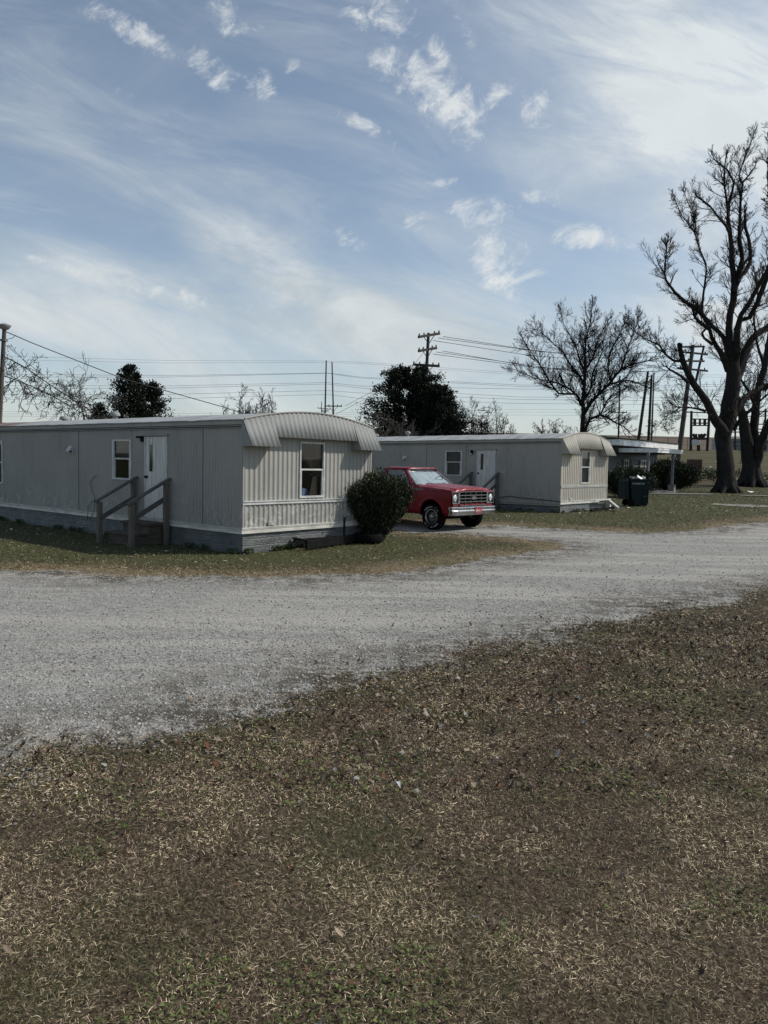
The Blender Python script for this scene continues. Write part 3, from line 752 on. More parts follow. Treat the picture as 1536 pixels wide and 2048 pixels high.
                mb = MB(); mb.beam(PT(face, a1-.30, -.085, z0+.40*(z1-z0)), PT(face, a1-.03, -.085, z0+.46*(z1-z0)), .012, .03); mb.build('curtain_tie', M_CURTP, wf)
                mb = MB(); mb.prism([(a0-.02, z0-.02), (a0+.40, z0-.02), (a0+.36, z0+.13), (a0+.2, z0+.17), (a0-.02, z0+.16)], .14, .3, lambda a, z, y: PT(face, a, -y, z)); mb.build('blue_cushion', M_BLUE, wf)
    # door
    a0, a1, z0, z1 = d
    mb = MB(); fbox(mb, 'side', a0+.012, a1-.012, -.015, .012, z0+.01, z1-.01); dr = mb.build('door', M_DOOR, root, bevel=.004)
    dp = p['dpane']; mb = MB(); fbox(mb, 'side', dp[0], dp[1], .013, .018, dp[2], dp[3]); mb.build('door_pane', M_DKGLASS, dr)
    mb = MB(); mb.lathe([(0, .06), (.025, .055), (.03, .035), (.014, .018), (.03, .008), (.03, 0), (0, 0)], Matrix.Translation(PT('side', a1-.07, .012, p['knobz'])) @ Matrix.Rotation(R(-90), 4, 'Y'), 12); mb.build('door_knob', M_STEEL, dr, smooth=60)
    mb = MB(); fbox(mb, 'side', a0-.02, a0+.01, -.02, .022, z0, z1); fbox(mb, 'side', a1-.01, a1+.02, -.02, .022, z0, z1); fbox(mb, 'side', a0, a1, -.02, .02, z0-.02, z0+.008); mb.build('door_frame', M_WTRIM, root)
    mb = MB(); fbox(mb, 'side', a0-.06, a1+.08, .0, .055, z1+.0, z1+.035); mb.build('door_cap', p['m_awn'], root)
    # wall vent
    va, vz = p['vent']; mb = MB(); fbox(mb, 'side', va-.10, va+.10, .0, .02, vz-.08, vz+.08); mb.prism([(.02, vz+.07), (.10, vz-.03), (.10, vz-.05), (.02, vz-.02)], va-.085, va+.085, lambda o, z, y: Vector((-o, y, z))); mb.build('wall_vent', M_WTRIM, root)
    mb = MB(); fbox(mb, 'side', va-.07, va+.05, .021, .03, vz-.07, vz-.03); mb.build('vent_slot', M_DKGAP, root)
    # porch light
    la, lz = p['light']; mb = MB()
    if p['lkind'] == 'bracket':
        fbox(mb, 'side', la-.03, la+.03, .0, .05, lz-.06, lz+.06); fbox(mb, 'side', la-.02, la+.2, .02, .05, lz+.02, lz+.06); mb.build('porch_light', M_STEEL, root)
    else:
        mb.lathe([(0, .02), (.05, .02), (.055, 0), (.0, 0)], Matrix.Translation(PT('side', la, .02, lz)) @ Matrix.Rotation(R(-90), 4, 'Y'), 14); mb.lathe([(.0, .09), (.045, .08), (.06, .05), (.05, .0)], Matrix.Translation(PT('side', la-.03, .03, lz+.03)) @ Matrix.Rotation(R(-60), 4, 'Y'), 14); lo = mb.build('porch_light', M_STEEL, root, smooth=40)
        mb = MB(); mb.lathe([(0, -.08), (.03, -.07), (.04, -.04), (.03, 0)], Matrix.Translation(PT('side', la, .07, lz)), 12); mb.build('bulb_glass', M_WTRIM, lo, smooth=60)
    for (s, u, h, r) in p['roofvents']:
        z = arc(u)-.02; mb = MB(); T = Matrix.Translation((u, s, z)); mb.lathe([(r, 0), (r, h), ], T, 16); mb.lathe([(r*.9, h), (r*1.9, h+.01), (r*2.0, h+.05), (r*1.6, h+.10), (0, h+.13)], T, 16); mb.build('roof_vent', M_AWN, root, smooth=40)
    return root

H1 = dict(seams=(1.2, 5.98), L=15, eave=2.40, rise=.222, trim=(.34, .445), sidetrim=(.335, .435), band=(.888, .955), sper=.10, eper=.122, eamp=.020, m_side=M_SIDE, m_end=M_END, m_awn=M_AWN,
          side_windows=[dict(a0=3.80, a1=4.42, z0=1.27, z1=2.10, zm=1.71, kind='blind', half=True, fw=.07), dict(a0=10.02, a1=10.75, z0=.98, z1=2.08, kind='blind', fw=.06)],
          end_windows=[dict(a0=1.49, a1=2.135, z0=1.02, z1=2.10, zm=1.57, kind='swag', fw=.032)],
          door=(2.42, 3.20, .475, 2.20), dpane=(2.925, 3.035, 1.45, 2.02), knobz=1.33, vent=(6.34, 1.90), light=(3.30, 2.14), lkind='bracket',
          roofvents=[(10.1, 1.8, .07, .068), (7.4, 1.8, .12, .066)], tab=2.0, mid=2.19, tabw=.66, slope=.62)
home('mobile_home', 'nearest grey mobile home with ribbed end wall and a brown curtained end window', (-2.673, 14.487, -.0), H1)
H2 = dict(seams=(3.8, 5.6), L=15, eave=2.575, rise=.245, trim=(.455, .56), sidetrim=(.40, .47), band=(1.02, 1.075), sper=.10, eper=.135, eamp=.026, m_side=M_SIDE2, m_end=M_END2, m_awn=M_AWN2, m_strim=M_AWN2, tilt=.6, etrim_to=3.0,
          side_windows=[dict(a0=4.04, a1=4.68, z0=1.38, z1=2.24, zm=1.86, kind='pale', fw=.07)],
          end_windows=[dict(a0=1.49, a1=2.12, z0=1.18, z1=2.27, zm=1.73, kind='pale', fw=.035)],
          door=(2.57, 3.33, .64, 2.30), dpane=(3.06, 3.17, 1.59, 2.16), knobz=1.46, vent=(6.66, 2.0), light=(3.56, 2.19), lkind='lamp',
          roofvents=[(9.7, 1.8, .05, .068), (7.95, 1.8, .13, .06)], tab=2.16, mid=2.36, tabw=.80, slope=.62)
home('mobile_home', 'farther tan mobile home behind the red pickup, with pale curtains in its narrow end window', (5.906, 25.8, -.0), H2)

def l2w(base, u, s, z=0.0, rz=HOME_RZ):
    c, q = math.cos(rz), math.sin(rz); return Vector((base[0]+u*c-s*q, base[1]+u*q+s*c, z))
BA = (-2.673, 14.487); BB = (5.906, 25.8)

# ------------------------------------------------------------------ wooden entry steps
def steps(label, base, s0, s1, dz, gz, group='wooden entry steps'):
    root = thing('entry_steps', label, 'steps', (*l2w(base, 0, 0)[:2], gz), HOME_RZ, group)
    uf, ub = -.90, -.10
    for s in (s0, s1):
        for u, h in ((uf, .80), (ub, 1.26)):
            mb = MB(); mb.box(u-.047, u+.047, s-.047, s+.047, -.25, h+dz-gz); mb.build('post', M_WOOD, root, bevel=.006)
        mb = MB(); mb.beam((uf-.10, s, .80+dz-gz), (.0-.02, s, 1.315+dz-gz), .095, .045); mb.build('handrail', M_WOODR, root, bevel=.004)
        sd_ = .058
        mb = MB(); mb.beam((uf-.0, s+(sd_ if s == s0 else -sd_), .47+dz-gz), (ub+.02, s+(sd_ if s == s0 else -sd_), .90+dz-gz), .03, .10); mb.build('middle_rail', M_WOODR, root, bevel=.004)
    a, b = min(s0, s1)+.12, max(s0, s1)-.12
    for (u0, u1, z) in ((-.80, -.42, .20), (-.45, -.04, .40)):
        mb = MB(); mb.box(u0-.03, u1, a-.04, b+.04, z-.045+dz, z+dz); mb.build('tread', M_STEP, root, bevel=.006)
        mb = MB(); mb.box(u0+.02, u1-.002, a, b, -.25, z-.047+dz); mb.build('step_block', M_CONC if u0 < -1 else M_STEP, root)
    return root
steps('weathered wooden steps with two leaning handrails at the white door of the nearest home', BA, 2.30, 3.50, 0.0, 0.0)
steps('weathered wooden steps with handrails partly hidden behind the red pickup hood', BB, 2.42, 3.55, .14, 0.0)

# ------------------------------------------------------------------ hitch and tyre by the near home
def w1(u, s, z): return l2w(BA, u, s, z)
t_ = thing('trailer_hitch', 'low black steel hitch frame with upright rod on the grass beside the old tyre', 'trailer hitch', w1(2.2, -.25, 0), HOME_RZ)
mb = MB(); mb.beam((-1.0, -.25, .09), (.75, .0, .10), .06, .16); mb.beam((-.9, .20, .10), (.75, .0, .11), .05, .12); mb.beam((-1.0, -.26, .185), (-.9, .22, .185), .06, .03); mb.build('frame', M_STEEL, t_, bevel=.005)
mb = MB(); mb.tube([(.28, -.08, .0), (.28, -.08, .58)], .022, 8); mb.tube([(.28, -.08, .35), (.34, -.08, .6)], .008, 6); mb.build('jack_rod', M_STEEL, t_, smooth=40)
def tyre_profile(Ro, Ri, w):
    return [(Ri, -w*.42), (Ri+.02, -w*.5), (Ro-.06, -w*.5), (Ro-.02, -w*.44), (Ro, -w*.3), (Ro, w*.3), (Ro-.02, w*.44), (Ro-.06, w*.5), (Ri+.02, w*.5), (Ri, w*.42), (Ri, -w*.42)]
t_ = thing('old_tyre', 'black tyre lying flat on the grass beside the dark bush', 'tyre', w1(3.22, -.36, .1), 0)
mb = MB(); mb.lathe(tyre_profile(.33, .19, .2), None, 28); mb.build('tyre', M_RUBBER, t_, smooth=40)
mb = MB(); mb.lathe([(.19, -.06), (.14, -.04), (.10, -.04), (.03, -.02), (0, -.02)], None, 20); mb.build('rim', M_STEEL, t_, smooth=40)
def w2(u, s, z): return l2w(BB, u, s, z)
t_ = thing('trailer_hitch', 'pale A-frame trailer hitch at the end wall of the farther home', 'trailer hitch', w2(2.6, -.1, .2), HOME_RZ)
mb = MB(); mb.beam((-1.2, -.35, .03), (.95, -.45, .10), .10, .07); mb.build('lower_beam', M_STEEL, t_)
mb = MB(); mb.beam((.2, -.75, .08), (1.12, .02, .30), .09, .09); mb.beam((-.2, -.02, .34), (1.1, -.04, .36), .05, .05); mb.beam((.98, -.05, -.1), (.98, -.05, .3), .12, .12); mb.build('frame', M_WTRIM, t_)
mb = MB(); mb.tube([w2(-.03, s, 0)-w2(0, 0, 0)+Vector((0, 0, z)) for s, z in ((0, .56), (1.0, .60), (1.6, .62), (1.9, .66), (2.4, .58), (3.0, .56))], .012, 5)
c_ = mb.build('power_cable', M_WIRE); c_.location = (*w2(0, 0, 0)[:2], 0); tag(c_, 'black cable looping along the bottom of the farther home wall', 'cable')
mb = MB(); mb.tube([w1(-.03, s, z) for s, z in ((5.2, .75), (5.35, .95), (5.42, 1.15), (5.25, 1.28), (5.15, 1.3))], .006, 5); mb.tube([w1(-.035, s, z) for s, z in ((5.55, .25), (5.5, .6), (5.2, .75), (5.25, .5), (5.4, .28))], .006, 5)
tag(mb.build('loose_wire', M_WIRE, smooth=60), 'thin loose wire curling up the grey wall left of the steps', 'wire')

# ------------------------------------------------------------------ pickup truck (X forward, Y left, origin under the front axle)
def f_red(t, b, O):
    n = t.noise(O, 2.2, 5, .6); sep = t.new('ShaderNodeSeparateXYZ'); t.l.new(O, sep.inputs[0])
    c = t.mix(t.ramp(n, .35, .7), (.195, .007, .016), (.145, .006, .012))
    ox = t.m('MULTIPLY', t.ramp(t.noise(t.mapping(O, scale=(1, 1.6, 1)), 2.6, 7, .7, .5), .50, .66), t.ramp(sep.outputs[2], 1.08, 1.13))
    c = t.mix(t.m('MULTIPLY', ox, .5), c, (.30, .18, .20))
    t.put(b.inputs['Base Color'], c)
    t.put(b.inputs['Roughness'], t.m('ADD', t.m('MULTIPLY', ox, .2), .28))
M_RED = mat('red_paint', (.3, .02, .03), .28, fn=f_red, spec=.28)
M_CHROME = mat('chrome', (.46, .47, .48), .2, metal=1.0, col2=(.30, .31, .31), nscale=12)
M_ALU = mat('dull_aluminium', (.17, .175, .175), .45, metal=.9)
M_LAMP = mat('headlight_glass', (.75, .8, .8), .08, metal=.6, bump=.4, bscale=60)
M_SHADE = mat('silver_sunshade', (.56, .60, .61), .5, metal=.1, col2=(.30, .335, .35), nscale=2.5, stretch=(1, 4, .5), bump=.2, bscale=5, bstretch=(1, 3, .3))
M_CABG = glass_mat('truck_glass', (.8, .85, .86), .10)
M_PLATE = mat('red_plate', (.30, .035, .05), .5)
def truck():
    b0 = l2w(BA, 7.64, .53)+Vector((.05, -.02, 0)); gz = tzf(b0.x, b0.y)
    root = thing('pickup_truck', 'red old square-bodied pickup with chrome grille and bumper parked between the homes', 'pickup truck', (b0.x, b0.y, gz), HOME_RZ-R(90)-R(4.5))
    root.scale = (.945, .945, .945); WX = (0.0, -3.05); ZB = .40; AR = .42; AZ = .37
    hw = [(.36, .90), (.42, .945), (.50, .975), (.62, .99), (.80, 1.0), (.90, 1.0), (.96, .985), (.985, .972), (1.02, .968), (1.08, .955), (1.13, .93)]
    def yw(z): return float(np.interp(z, [a for a, _ in hw], [b for _, b in hw]))
    def ztop(x): return float(np.interp(x, [-4.4, -2.2, -2.19, -.6, .3, .8], [1.10, 1.10, 1.13, 1.13, 1.085, 1.055]))
    def flare(x, z):
        f = 0
        for wx in WX:
            r = math.hypot(x-wx, z-AZ); f = max(f, max(0, 1-abs(r-AR-.03)/.06)*.02)
        return f
    def bottom(x):
        z = ZB
        for wx in WX:
            if abs(x-wx) < AR: z = max(z, AZ+math.sqrt(AR*AR-(x-wx)**2))
        return z
    def side(x0, x1, sgn, mb, nrow=14):
        xs = set(np.arange(x0, x1, .08).tolist()+[x0, x1])
        for wx in WX:
            for k in range(25):
                x = wx+AR*math.cos(math.pi*k/24)
                if x0 < x < x1: xs.add(x)
        P = []
        for x in sorted(xs):
            zb = bottom(x); zt = ztop(x); col = []
            for j in range(nrow+1):
                z = zb+(zt-zb)*j/nrow; y = yw(z)+flare(x, z)
                if x > .66: y -= (x-.66)**2*.6
                col.append((x, sgn*y, z))
            P.append(col)
        mb.grid(P)
        return mb
    for sgn in (-1, 1):
        side(-.70, .80, sgn, MB()).build('front_fender', M_RED, root, smooth=35, thick=.012)
        dr = side(-1.92, -.708, sgn, MB()).build('door', M_RED, root, smooth=35, thick=.012)
        mb = MB(); mb.box(-1.80, -1.64, sgn*(1.0) if sgn > 0 else -1.035, 1.035 if sgn > 0 else -1.0, .93, .96); mb.build('door_handle', M_CHROME, dr, bevel=.006)
        side(-2.19, -1.928, sgn, MB()).build('cab_corner', M_RED, root, smooth=35, thick=.012)
        side(-4.30, -2.21, sgn, MB()).build('bed_side', M_RED, root, smooth=35, thick=.02)
        # chrome moulding high on the side and marker lamp
        mb = MB(); mb.box(.50, .66, sgn*.968-.012, sgn*.968+.012, .66, .72); mb.build('side_marker', M_PLATE, root)
        mb = MB(); mb.prism([(-.52, 1.03), (-.33, 1.03), (-.33, 1.065), (-.52, 1.075)], .958, .972, lambda a, z, y: Vector((a, sgn*y, z))); mb.build('fender_badge', M_ALU, root)
        # greenhouse side frame with window opening
        yo = lambda z: sgn*(.925-(z-1.13)*.42)
        outer = [(-.56, 1.13), (-.80, 1.36), (-1.10, 1.675), (-1.40, 1.70), (-1.85, 1.70), (-2.03, 1.68), (-2.12, 1.40), (-2.17, 1.13)]
        inner = [(-.80, 1.155), (-.93, 1.36), (-1.17, 1.61), (-1.42, 1.635), (-1.78, 1.635), (-1.87, 1.60), (-1.90, 1.40), (-1.90, 1.155)]
        mb = MB(); n = len(outer); vs = []
        for th in (0, .035):
            vs += [Vector((x, yo(z)-sgn*th, z)) for x, z in outer]+[Vector((x, yo(z)-sgn*th, z)) for x, z in inner]
        fs = []
        for i in range(n):
            j = (i+1) % n
            if i == n-1: fs += [(i, j, n+j, n+i), (2*n+i, 3*n+i, 3*n+j, 2*n+j)]; continue
            fs += [(i, j, n+j, n+i), (2*n+i, 3*n+i, 3*n+j, 2*n+j), (n+i, n+j, 3*n+j, 3*n+i), (i, 2*n+i, 2*n+j, j)]
        mb.add(vs, fs); mb.build('cab_frame', M_RED, root, smooth=40)
        mb = MB(); mb.add([Vector((x, yo(z)-sgn*.017, z)) for x, z in inner], [tuple(range(n))]); mb.build('side_window', M_CABG, root)
        mb = MB(); mb.tube([Vector((x, yo(z)+sgn*.004, z)) for x, z in inner[:3]+inner[3:5]], .010, 6); mb.beam((-1.05, yo(1.16)-sgn*.01, 1.16), (-1.12, yo(1.55)-sgn*.01, 1.57), .02, .02); mb.build('window_trim', M_CHROME, root, smooth=50)
    # hood
    P = []
    for i in range(26):
        x = -.56+1.40*i/25; row = []
        for j in range(33):
            y = -.905+1.81*j/32; ay = abs(y)
            z = ztop(min(x, .8))-.012+.045*float(sst((.86-ay)/.18))+.018*float(sst((.50-ay)/.12))+.012*(1-(y/.9)**2)
            if ay < .035: z -= .006
            t = max(0, (x-.70)/.14); z -= .075*t*t
            row.append((x+(-.02 if ay > .86 else 0), y, z))
        P.append(row)
    MB().grid(P).build('hood', M_RED, root, smooth=35, thick=.008)
    for sgn in (-1, 1):
        mb = MB(); mb.grid([[(x, sgn*y, ztop(x)-.002) for y in (.90, .915, yw(1.1)-.002-(max(0, x-.66))**2*.6)] for x in np.linspace(-.56, .80, 12)])
        mb.build('fender_top', M_RED, root)
    # cowl
    mb = MB(); mb.grid([[(x, y, 1.145+.01*math.cos(y)) for y in np.linspace(-.9, .9, 9)] for x in (-.70, -.64, -.53)]); mb.build('cowl', M_RED, root, thick=.01)
    for y0, y1 in ((-.52, -.08), (.12, .52)):
        mb = MB(); mb.beam((-.585, y0, 1.185), (-.60, y1, 1.20), .02, .025); mb.beam((-.56, (y0+y1)/2+.1, 1.155), (-.59, (y0+y1)/2-.03, 1.20), .02, .015); mb.build('wiper', M_STEEL, root)
    # windscreen
    def ws(v, w, d=0.0):
        y = (.855-.185*v)*w; x = -.585-.525*v+.075*(1-w*w)-d; return (x, y, 1.165+.505*v)
    mb = MB(); mb.grid([[ws(v, w) for w in np.linspace(-.97, .97, 17)] for v in np.linspace(.01, .97, 8)]); mb.build('windscreen', M_CABG, root, smooth=60)
    mb = MB()
    loop = [ws(v, -.985) for v in np.linspace(0, 1, 8)]+[ws(.985, w) for w in np.linspace(-.95, .95, 12)]+[ws(v, .985) for v in np.linspace(1, 0, 8)]+[ws(.0, w) for w in np.linspace(.95, -.95, 12)]
    mb.tube(loop+[loop[0]], .014, 6); mb.build('windscreen_trim', M_CHROME, root, smooth=60)
    rr = random.Random(4); mb = MB()
    mb.grid([[(ws(v, w, .085+.012*math.sin(w*13)+rr.uniform(-.001, .001))) for w in np.linspace(-.90, .90, 41)] for v in np.linspace(.03, .93, 9)]); mb.build('sunshade', M_SHADE, root, smooth=25)
    # roof
    P = []
    for i in range(15):
        x = -1.07-1.0*i/14; row = []
        for j in range(17):
            w = -1+2*j/16; e = max(0, abs(w)-.8)/.2
            front = max(0, (-1.07-x < .10)*(1-(-1.07-x)/.10)); back = max(0, 1-(x+2.07)/.12)
            z = 1.775-.012*w*w-.065*e**2-.06*front**2-.05*min(1, back)**2
            row.append((x+(.075*(1-w*w)*max(0, 1-i/5)), w*.695, z))
        P.append(row)
    MB().grid(P).build('cab_roof', M_RED, root, smooth=40, thick=.02)
    mb = MB(); mb.grid([[(-2.17+.10*v, y*(.90-.22*v), 1.13+.57*v) for y in np.linspace(-1, 1, 3)] for v in (0, .12)]); mb.grid([[(-2.17+.10*v, y*(.90-.22*v), 1.13+.57*v) for y in np.linspace(-1, 1, 3)] for v in (.86, 1)])
    mb.box(-2.2, -2.17, -.9, .9, .45, 1.13); mb.build('cab_back', M_RED, root)
    mb = MB(); mb.grid([[(-2.17+.10*v, y*(.90-.22*v), 1.13+.57*v) for y in (-.98, .98)] for v in (.12, .86)]); mb.build('rear_window', M_CABG, root)
    mb = MB(); mb.box(-1.98, -1.75, -.68, .68, .6, 1.32); mb.box(-1.85, -1.25, -.68, .68, .55, .80); mb.build('seat', M_INT, root, bevel=.03)
    mb = MB(); mb.box(-.95, -.68, -.85, .85, .85, 1.12); mb.build('dashboard', M_INT, root, bevel=.02)
    mb = MB(); mb.lathe([(.185+.012*math.cos(a), .012*math.sin(a)) for a in [k*math.pi/4 for k in range(9)]], Matrix.Translation((-.80, .40, 1.28)) @ Matrix.Rotation(R(-62), 4, 'Y'), 24); mb.build('steering_wheel', M_STEEL, root, smooth=60)
    # bed, tailgate, chassis
    mb = MB(); mb.box(-4.28, -2.22, -.92, .92, .58, .61); mb.box(-2.26, -2.235, -.9, .9, .6, 1.08); mb.build('bed_floor', M_RED, root)
    mb = MB(); mb.box(-4.33, -4.29, -.92, .92, .48, 1.08); mb.build('tailgate', M_RED, root, bevel=.01)
    mb = MB(); mb.box(-4.2, .70, -.40, -.28, .38, .50); mb.box(-4.2, .70, .28, .40, .38, .50); mb.box(-2.1, -.75, -.88, .88, .42, .50)
    mb.box(-.62, .70, -.60, .60, .50, 1.02); mb.box(-.06, .06, -.7, .7, .27, .38); mb.box(-3.12, -2.98, -.7, .7, .28, .42); mb.box(-.55, -.40, -.9, .9, .45, 1.0)
    mb.build('chassis', M_STEEL, root)
    # wheel wells
    for wx in WX:
        for sgn in (-1, 1):
            mb = MB(); mb.grid([[(wx+(AR+.02)*math.cos(a), sgn*y, AZ+(AR+.02)*math.sin(a)) for y in (.60, .95)] for a in np.linspace(0, math.pi, 15)])
            mb.build('wheel_well', M_STEEL, root)
    # wheels
    for wx, yc in ((0, -.83), (0, .83), (-3.05, -.83), (-3.05, .83)):
        sg = 1 if yc > 0 else -1
        Mx = Matrix.Translation((wx, yc, .36)) @ Matrix.Rotation(R(-90*sg), 4, 'X')
        if wx == 0: Mx = Matrix.Translation((wx, yc, .36)) @ Matrix.Rotation(R(3), 4, 'Z') @ Matrix.Rotation(R(-90*sg), 4, 'X')
        w = MB().lathe([(.20, -.10), (.205, -.115), (.24, -.125), (.30, -.125), (.335, -.115), (.355, -.09), (.36, -.05), (.355, -.048), (.355, -.04), (.36, -.038), (.36, .038), (.355, .04), (.355, .048), (.36, .05), (.355, .09), (.335, .115), (.30, .125), (.24, .125), (.205, .115), (.20, .10)], Mx, 40).build('wheel', M_RUBBER, root, smooth=40)
        MB().lathe([(.205, .112), (.212, .125), (.20, .128), (.185, .105), (.17, .04), (.172, .035)], Mx, 36).build('trim_ring', M_CHROME, w, smooth=40)
        mb = MB(); mb.lathe([(.172, .035), (.15, .045), (.125, .075), (.10, .082), (.07, .07), (.065, .0)], Mx, 36); mb.build('rim', M_ALU, w, smooth=40)
        mb = MB(); mb.lathe([(.062, .06), (.06, .105), (.045, .118), (0, .122)], Mx, 20); mb.build('hub_cap', M_CHROME, w, smooth=40)
        for k in range(8):
            mb = MB(); a = 2*math.pi*k/8; c = Vector((.135*math.cos(a), .135*math.sin(a), .0675)); d = Vector((math.cos(a), math.sin(a), 0)); e = Vector((-d.y, d.x, 0))
            mb.add([Mx @ (c+d*p*.02+e*q*.014+Vector((0, 0, -p*.022+.006))) for p, q in ((-1, -1), (1, -1), (1, 1), (-1, 1))], [(0, 1, 2, 3)])
            mb.build('rim_slot', M_DKGAP, w)
        if wx == 0 and sg < 0:
            # raised white lettering on the sidewall
            txt = "RADIAL T/A"
            for half in (0, 1):
                for i, ch in enumerate(txt):
                    if ch == ' ': continue
                    cu = bpy.data.curves.new('lettering', 'FONT'); cu.body = ch; cu.size = .062; cu.align_x = 'CENTER'; cu.extrude = .0015
                    ob = bpy.data.objects.new('tmp', cu); COL.objects.link(ob)
                    dg = bpy.context.evaluated_depsgraph_get(); me = bpy.data.meshes.new_from_object(ob.evaluated_get(dg))
                    bpy.data.objects.remove(ob)
                    a = R(90+50+180*half-i*11.0)
                    T = Mx @ Matrix.Rotation(a-R(90), 4, 'Z') @ Matrix.Translation((0, .258, .1275))
                    me.transform(T)
                    if not half and i == 0: acc = bmesh.new()
                    acc.from_mesh(me); bpy.data.meshes.remove(me)
            me = bpy.data.meshes.new('white_lettering'); acc.to_mesh(me); acc.free(); me.materials.append(M_WHITE)
            lo = bpy.data.objects.new('white_lettering', me); COL.objects.link(lo); lo.parent = w
    # front end: header, grille, lamps
    mb = MB(); mb.box(.74, .80, -.90, .90, .42, .70); mb.box(.70, .78, -.95, .95, 1.02, 1.045); mb.build('front_panel', M_RED, root, bevel=.008)
    mb = MB(); mb.box(.70, .72, -.92, .92, .66, 1.03); mb.build('grille_back', M_STEEL, root)
    mb = MB(); x0, x1 = .80, .845
    mb.box(x0-.02, x1, -.958, .958, 1.012, 1.030)
    for s in (-1, 1):
        a, b = sorted((s*.958, s*.942)); mb.box(x0-.02, x1, a, b, .70, 1.012); a, b = sorted((s*.958, s*.64)); mb.box(x0-.02, x1, a, b, .70, .716)
        mb.beam((x1-.02, s*.64, .708), (x1-.02, s*.60, .655), .045, .016)
        a, b = sorted((s*.69, s*.615)); mb.box(x0-.06, x1-.01, a, b, .716, 1.012)
    mb.box(x0-.02, x1, -.60, .60, .648, .664); mb.build('grille_surround', M_CHROME, root, bevel=.004)
    mb = MB()
    for k in range(1, 4): mb.box(x0-.04, x1-.01, -.615, .615, .664+k*.087-.011, .664+k*.087+.011)
    mb.build('grille_bars', M_ALU, root, bevel=.003)
    mb = MB()
    for k in range(1, 5): y = -.615+k*1.23/5; mb.box(x0-.04, x1-.018, y-.006, y+.006, .664, 1.012)
    mb.build('grille_uprights', M_ALU, root)
    mb = MB()
    bow = [(-.105, -.030), (-.055, -.030), (-.045, -.045), (.045, -.045), (.055, -.030), (.105, -.030), (.088, .030), (.055, .030), (.045, .045), (-.045, .045), (-.055, .030), (-.088, .030)]
    mb.prism(bow, x1-.005, x1+.012, lambda a, z, y: Vector((y, a, z+.855))); mb.build('grille_emblem', M_CHROME, root)
    for s in (-1, 1):
        Mx = Matrix.Translation((.805, s*.825, .865)) @ Matrix.Rotation(R(90), 4, 'Y')
        hl = MB().lathe([(.092, -.02), (.10, .015), (.088, .02), (.082, -.005)], Mx, 28).build('headlight', M_CHROME, root, smooth=40)
        MB().lathe([(.084, -.002), (.07, .018), (.04, .028), (0, .032)], Mx, 28).build('lens', M_LAMP, hl, smooth=60)
        mb = MB(); a, b = sorted((s*.942, s*.69)); mb.box(.76, .785, a, b, .716, 1.012); mb.build('headlight_bezel', M_ALU, root)
        mb = MB(); a, b = sorted((s*.90, s*.68)); mb.box(.80, .815, a, b, .655, .685); mb.build('turn_signal', M_PLATE, root)
    # bumper with rolled ridges, wrapped ends
    prof = [(0, .615), (.055, .625), (.075, .612), (.078, .60), (.060, .590), (.058, .545), (.078, .53), (.084, .52), (.084, .505), (.070, .44), (.04, .415), (0, .41)]
    ys = np.linspace(-1.0, 1.0, 31); P = []
    def bx(y): return .865-.06*max(0, (abs(y)-.80)/.20)**2
    for y in ys: P.append([(bx(y)+o, y, z) for o, z in prof])
    for s in (-1, 1):
        rows = [[(bx(1)+o*.6-k*.035, s*(1.0+.022*(1 if k else .4)), z) for o, z in prof] for k in range(0, 4)]
        mbx = MB()
        if s > 0: P = P+rows
        else: P = rows[::-1]+P
    MB().grid(P).build('front_bumper', M_CHROME, root, smooth=35, thick=.006)
    mb = MB()
    for y in (-.60, -.22, .34, .78): mb.lathe([(.018, 0), (.016, .008), (0, .012)], Matrix.Translation((.926, y, .57)) @ Matrix.Rotation(R(90), 4, 'Y'), 10)
    mb.build('bumper_bolts', M_CHROME, root, smooth=50)
    pl = MB().box(.952, .957, -.02, .285, .455, .608).build('licence_plate', M_PLATE, root)
    mb = MB(); mb.box(.957, .960, -.025, .29, .604, .612); mb.box(.957, .960, -.025, .29, .450, .457); mb.build('plate_frame', M_CHROME, pl)
    for txt, sz, yy, zz in (("S9-411", .085, .132, .492), ("OLD DOMINION", .02, .132, .585)):
        if sz < .05: continue
        cu = bpy.data.curves.new('plate_text', 'FONT'); cu.body = txt; cu.size = sz; cu.align_x = 'CENTER'; cu.extrude = .001
        ob = bpy.data.objects.new('tmp', cu); COL.objects.link(ob); dg = bpy.context.evaluated_depsgraph_get()
        me = bpy.data.meshes.new_from_object(ob.evaluated_get(dg)); bpy.data.objects.remove(ob)
        me.transform(Matrix.Translation((.9585, yy, zz)) @ Matrix.Rotation(R(90), 4, 'Z') @ Matrix.Rotation(R(90), 4, 'X'))
        me.name = 'plate_text'; me.materials.append(M_WHITE); o = bpy.data.objects.new('plate_text', me); COL.objects.link(o); o.parent = pl
    ZO = [0, .41, .615, .70, 1.03, 1.055, 1.13, 1.165, 1.675, 1.775]; ZN = [0, .43, .655, .745, 1.08, 1.11, 1.20, 1.235, 1.645, 1.705]
    def remap(o):
        for c in o.children:
            if c.name.startswith('wheel') and not c.name.startswith('wheel_well'): continue
            n = len(c.data.vertices); a = np.empty(n*3, np.float32); c.data.vertices.foreach_get('co', a); a = a.reshape(-1, 3)
            a[:, 2] = np.interp(a[:, 2], ZO, ZN); a[:, 0] = np.interp(a[:, 0], [-4.4, -2.0, -1.2, -.54, -.44, 1.5], [-4.4, -2.07, -1.33, -.67, -.44, 1.5]); a[:, 0] = np.where(a[:, 0] > .45, .45+(a[:, 0]-.45)*.7, a[:, 0]); a[:, 1] *= .97; c.data.vertices.foreach_set('co', a.ravel()); c.data.update(); remap(c)
    remap(root)
    return root
truck()

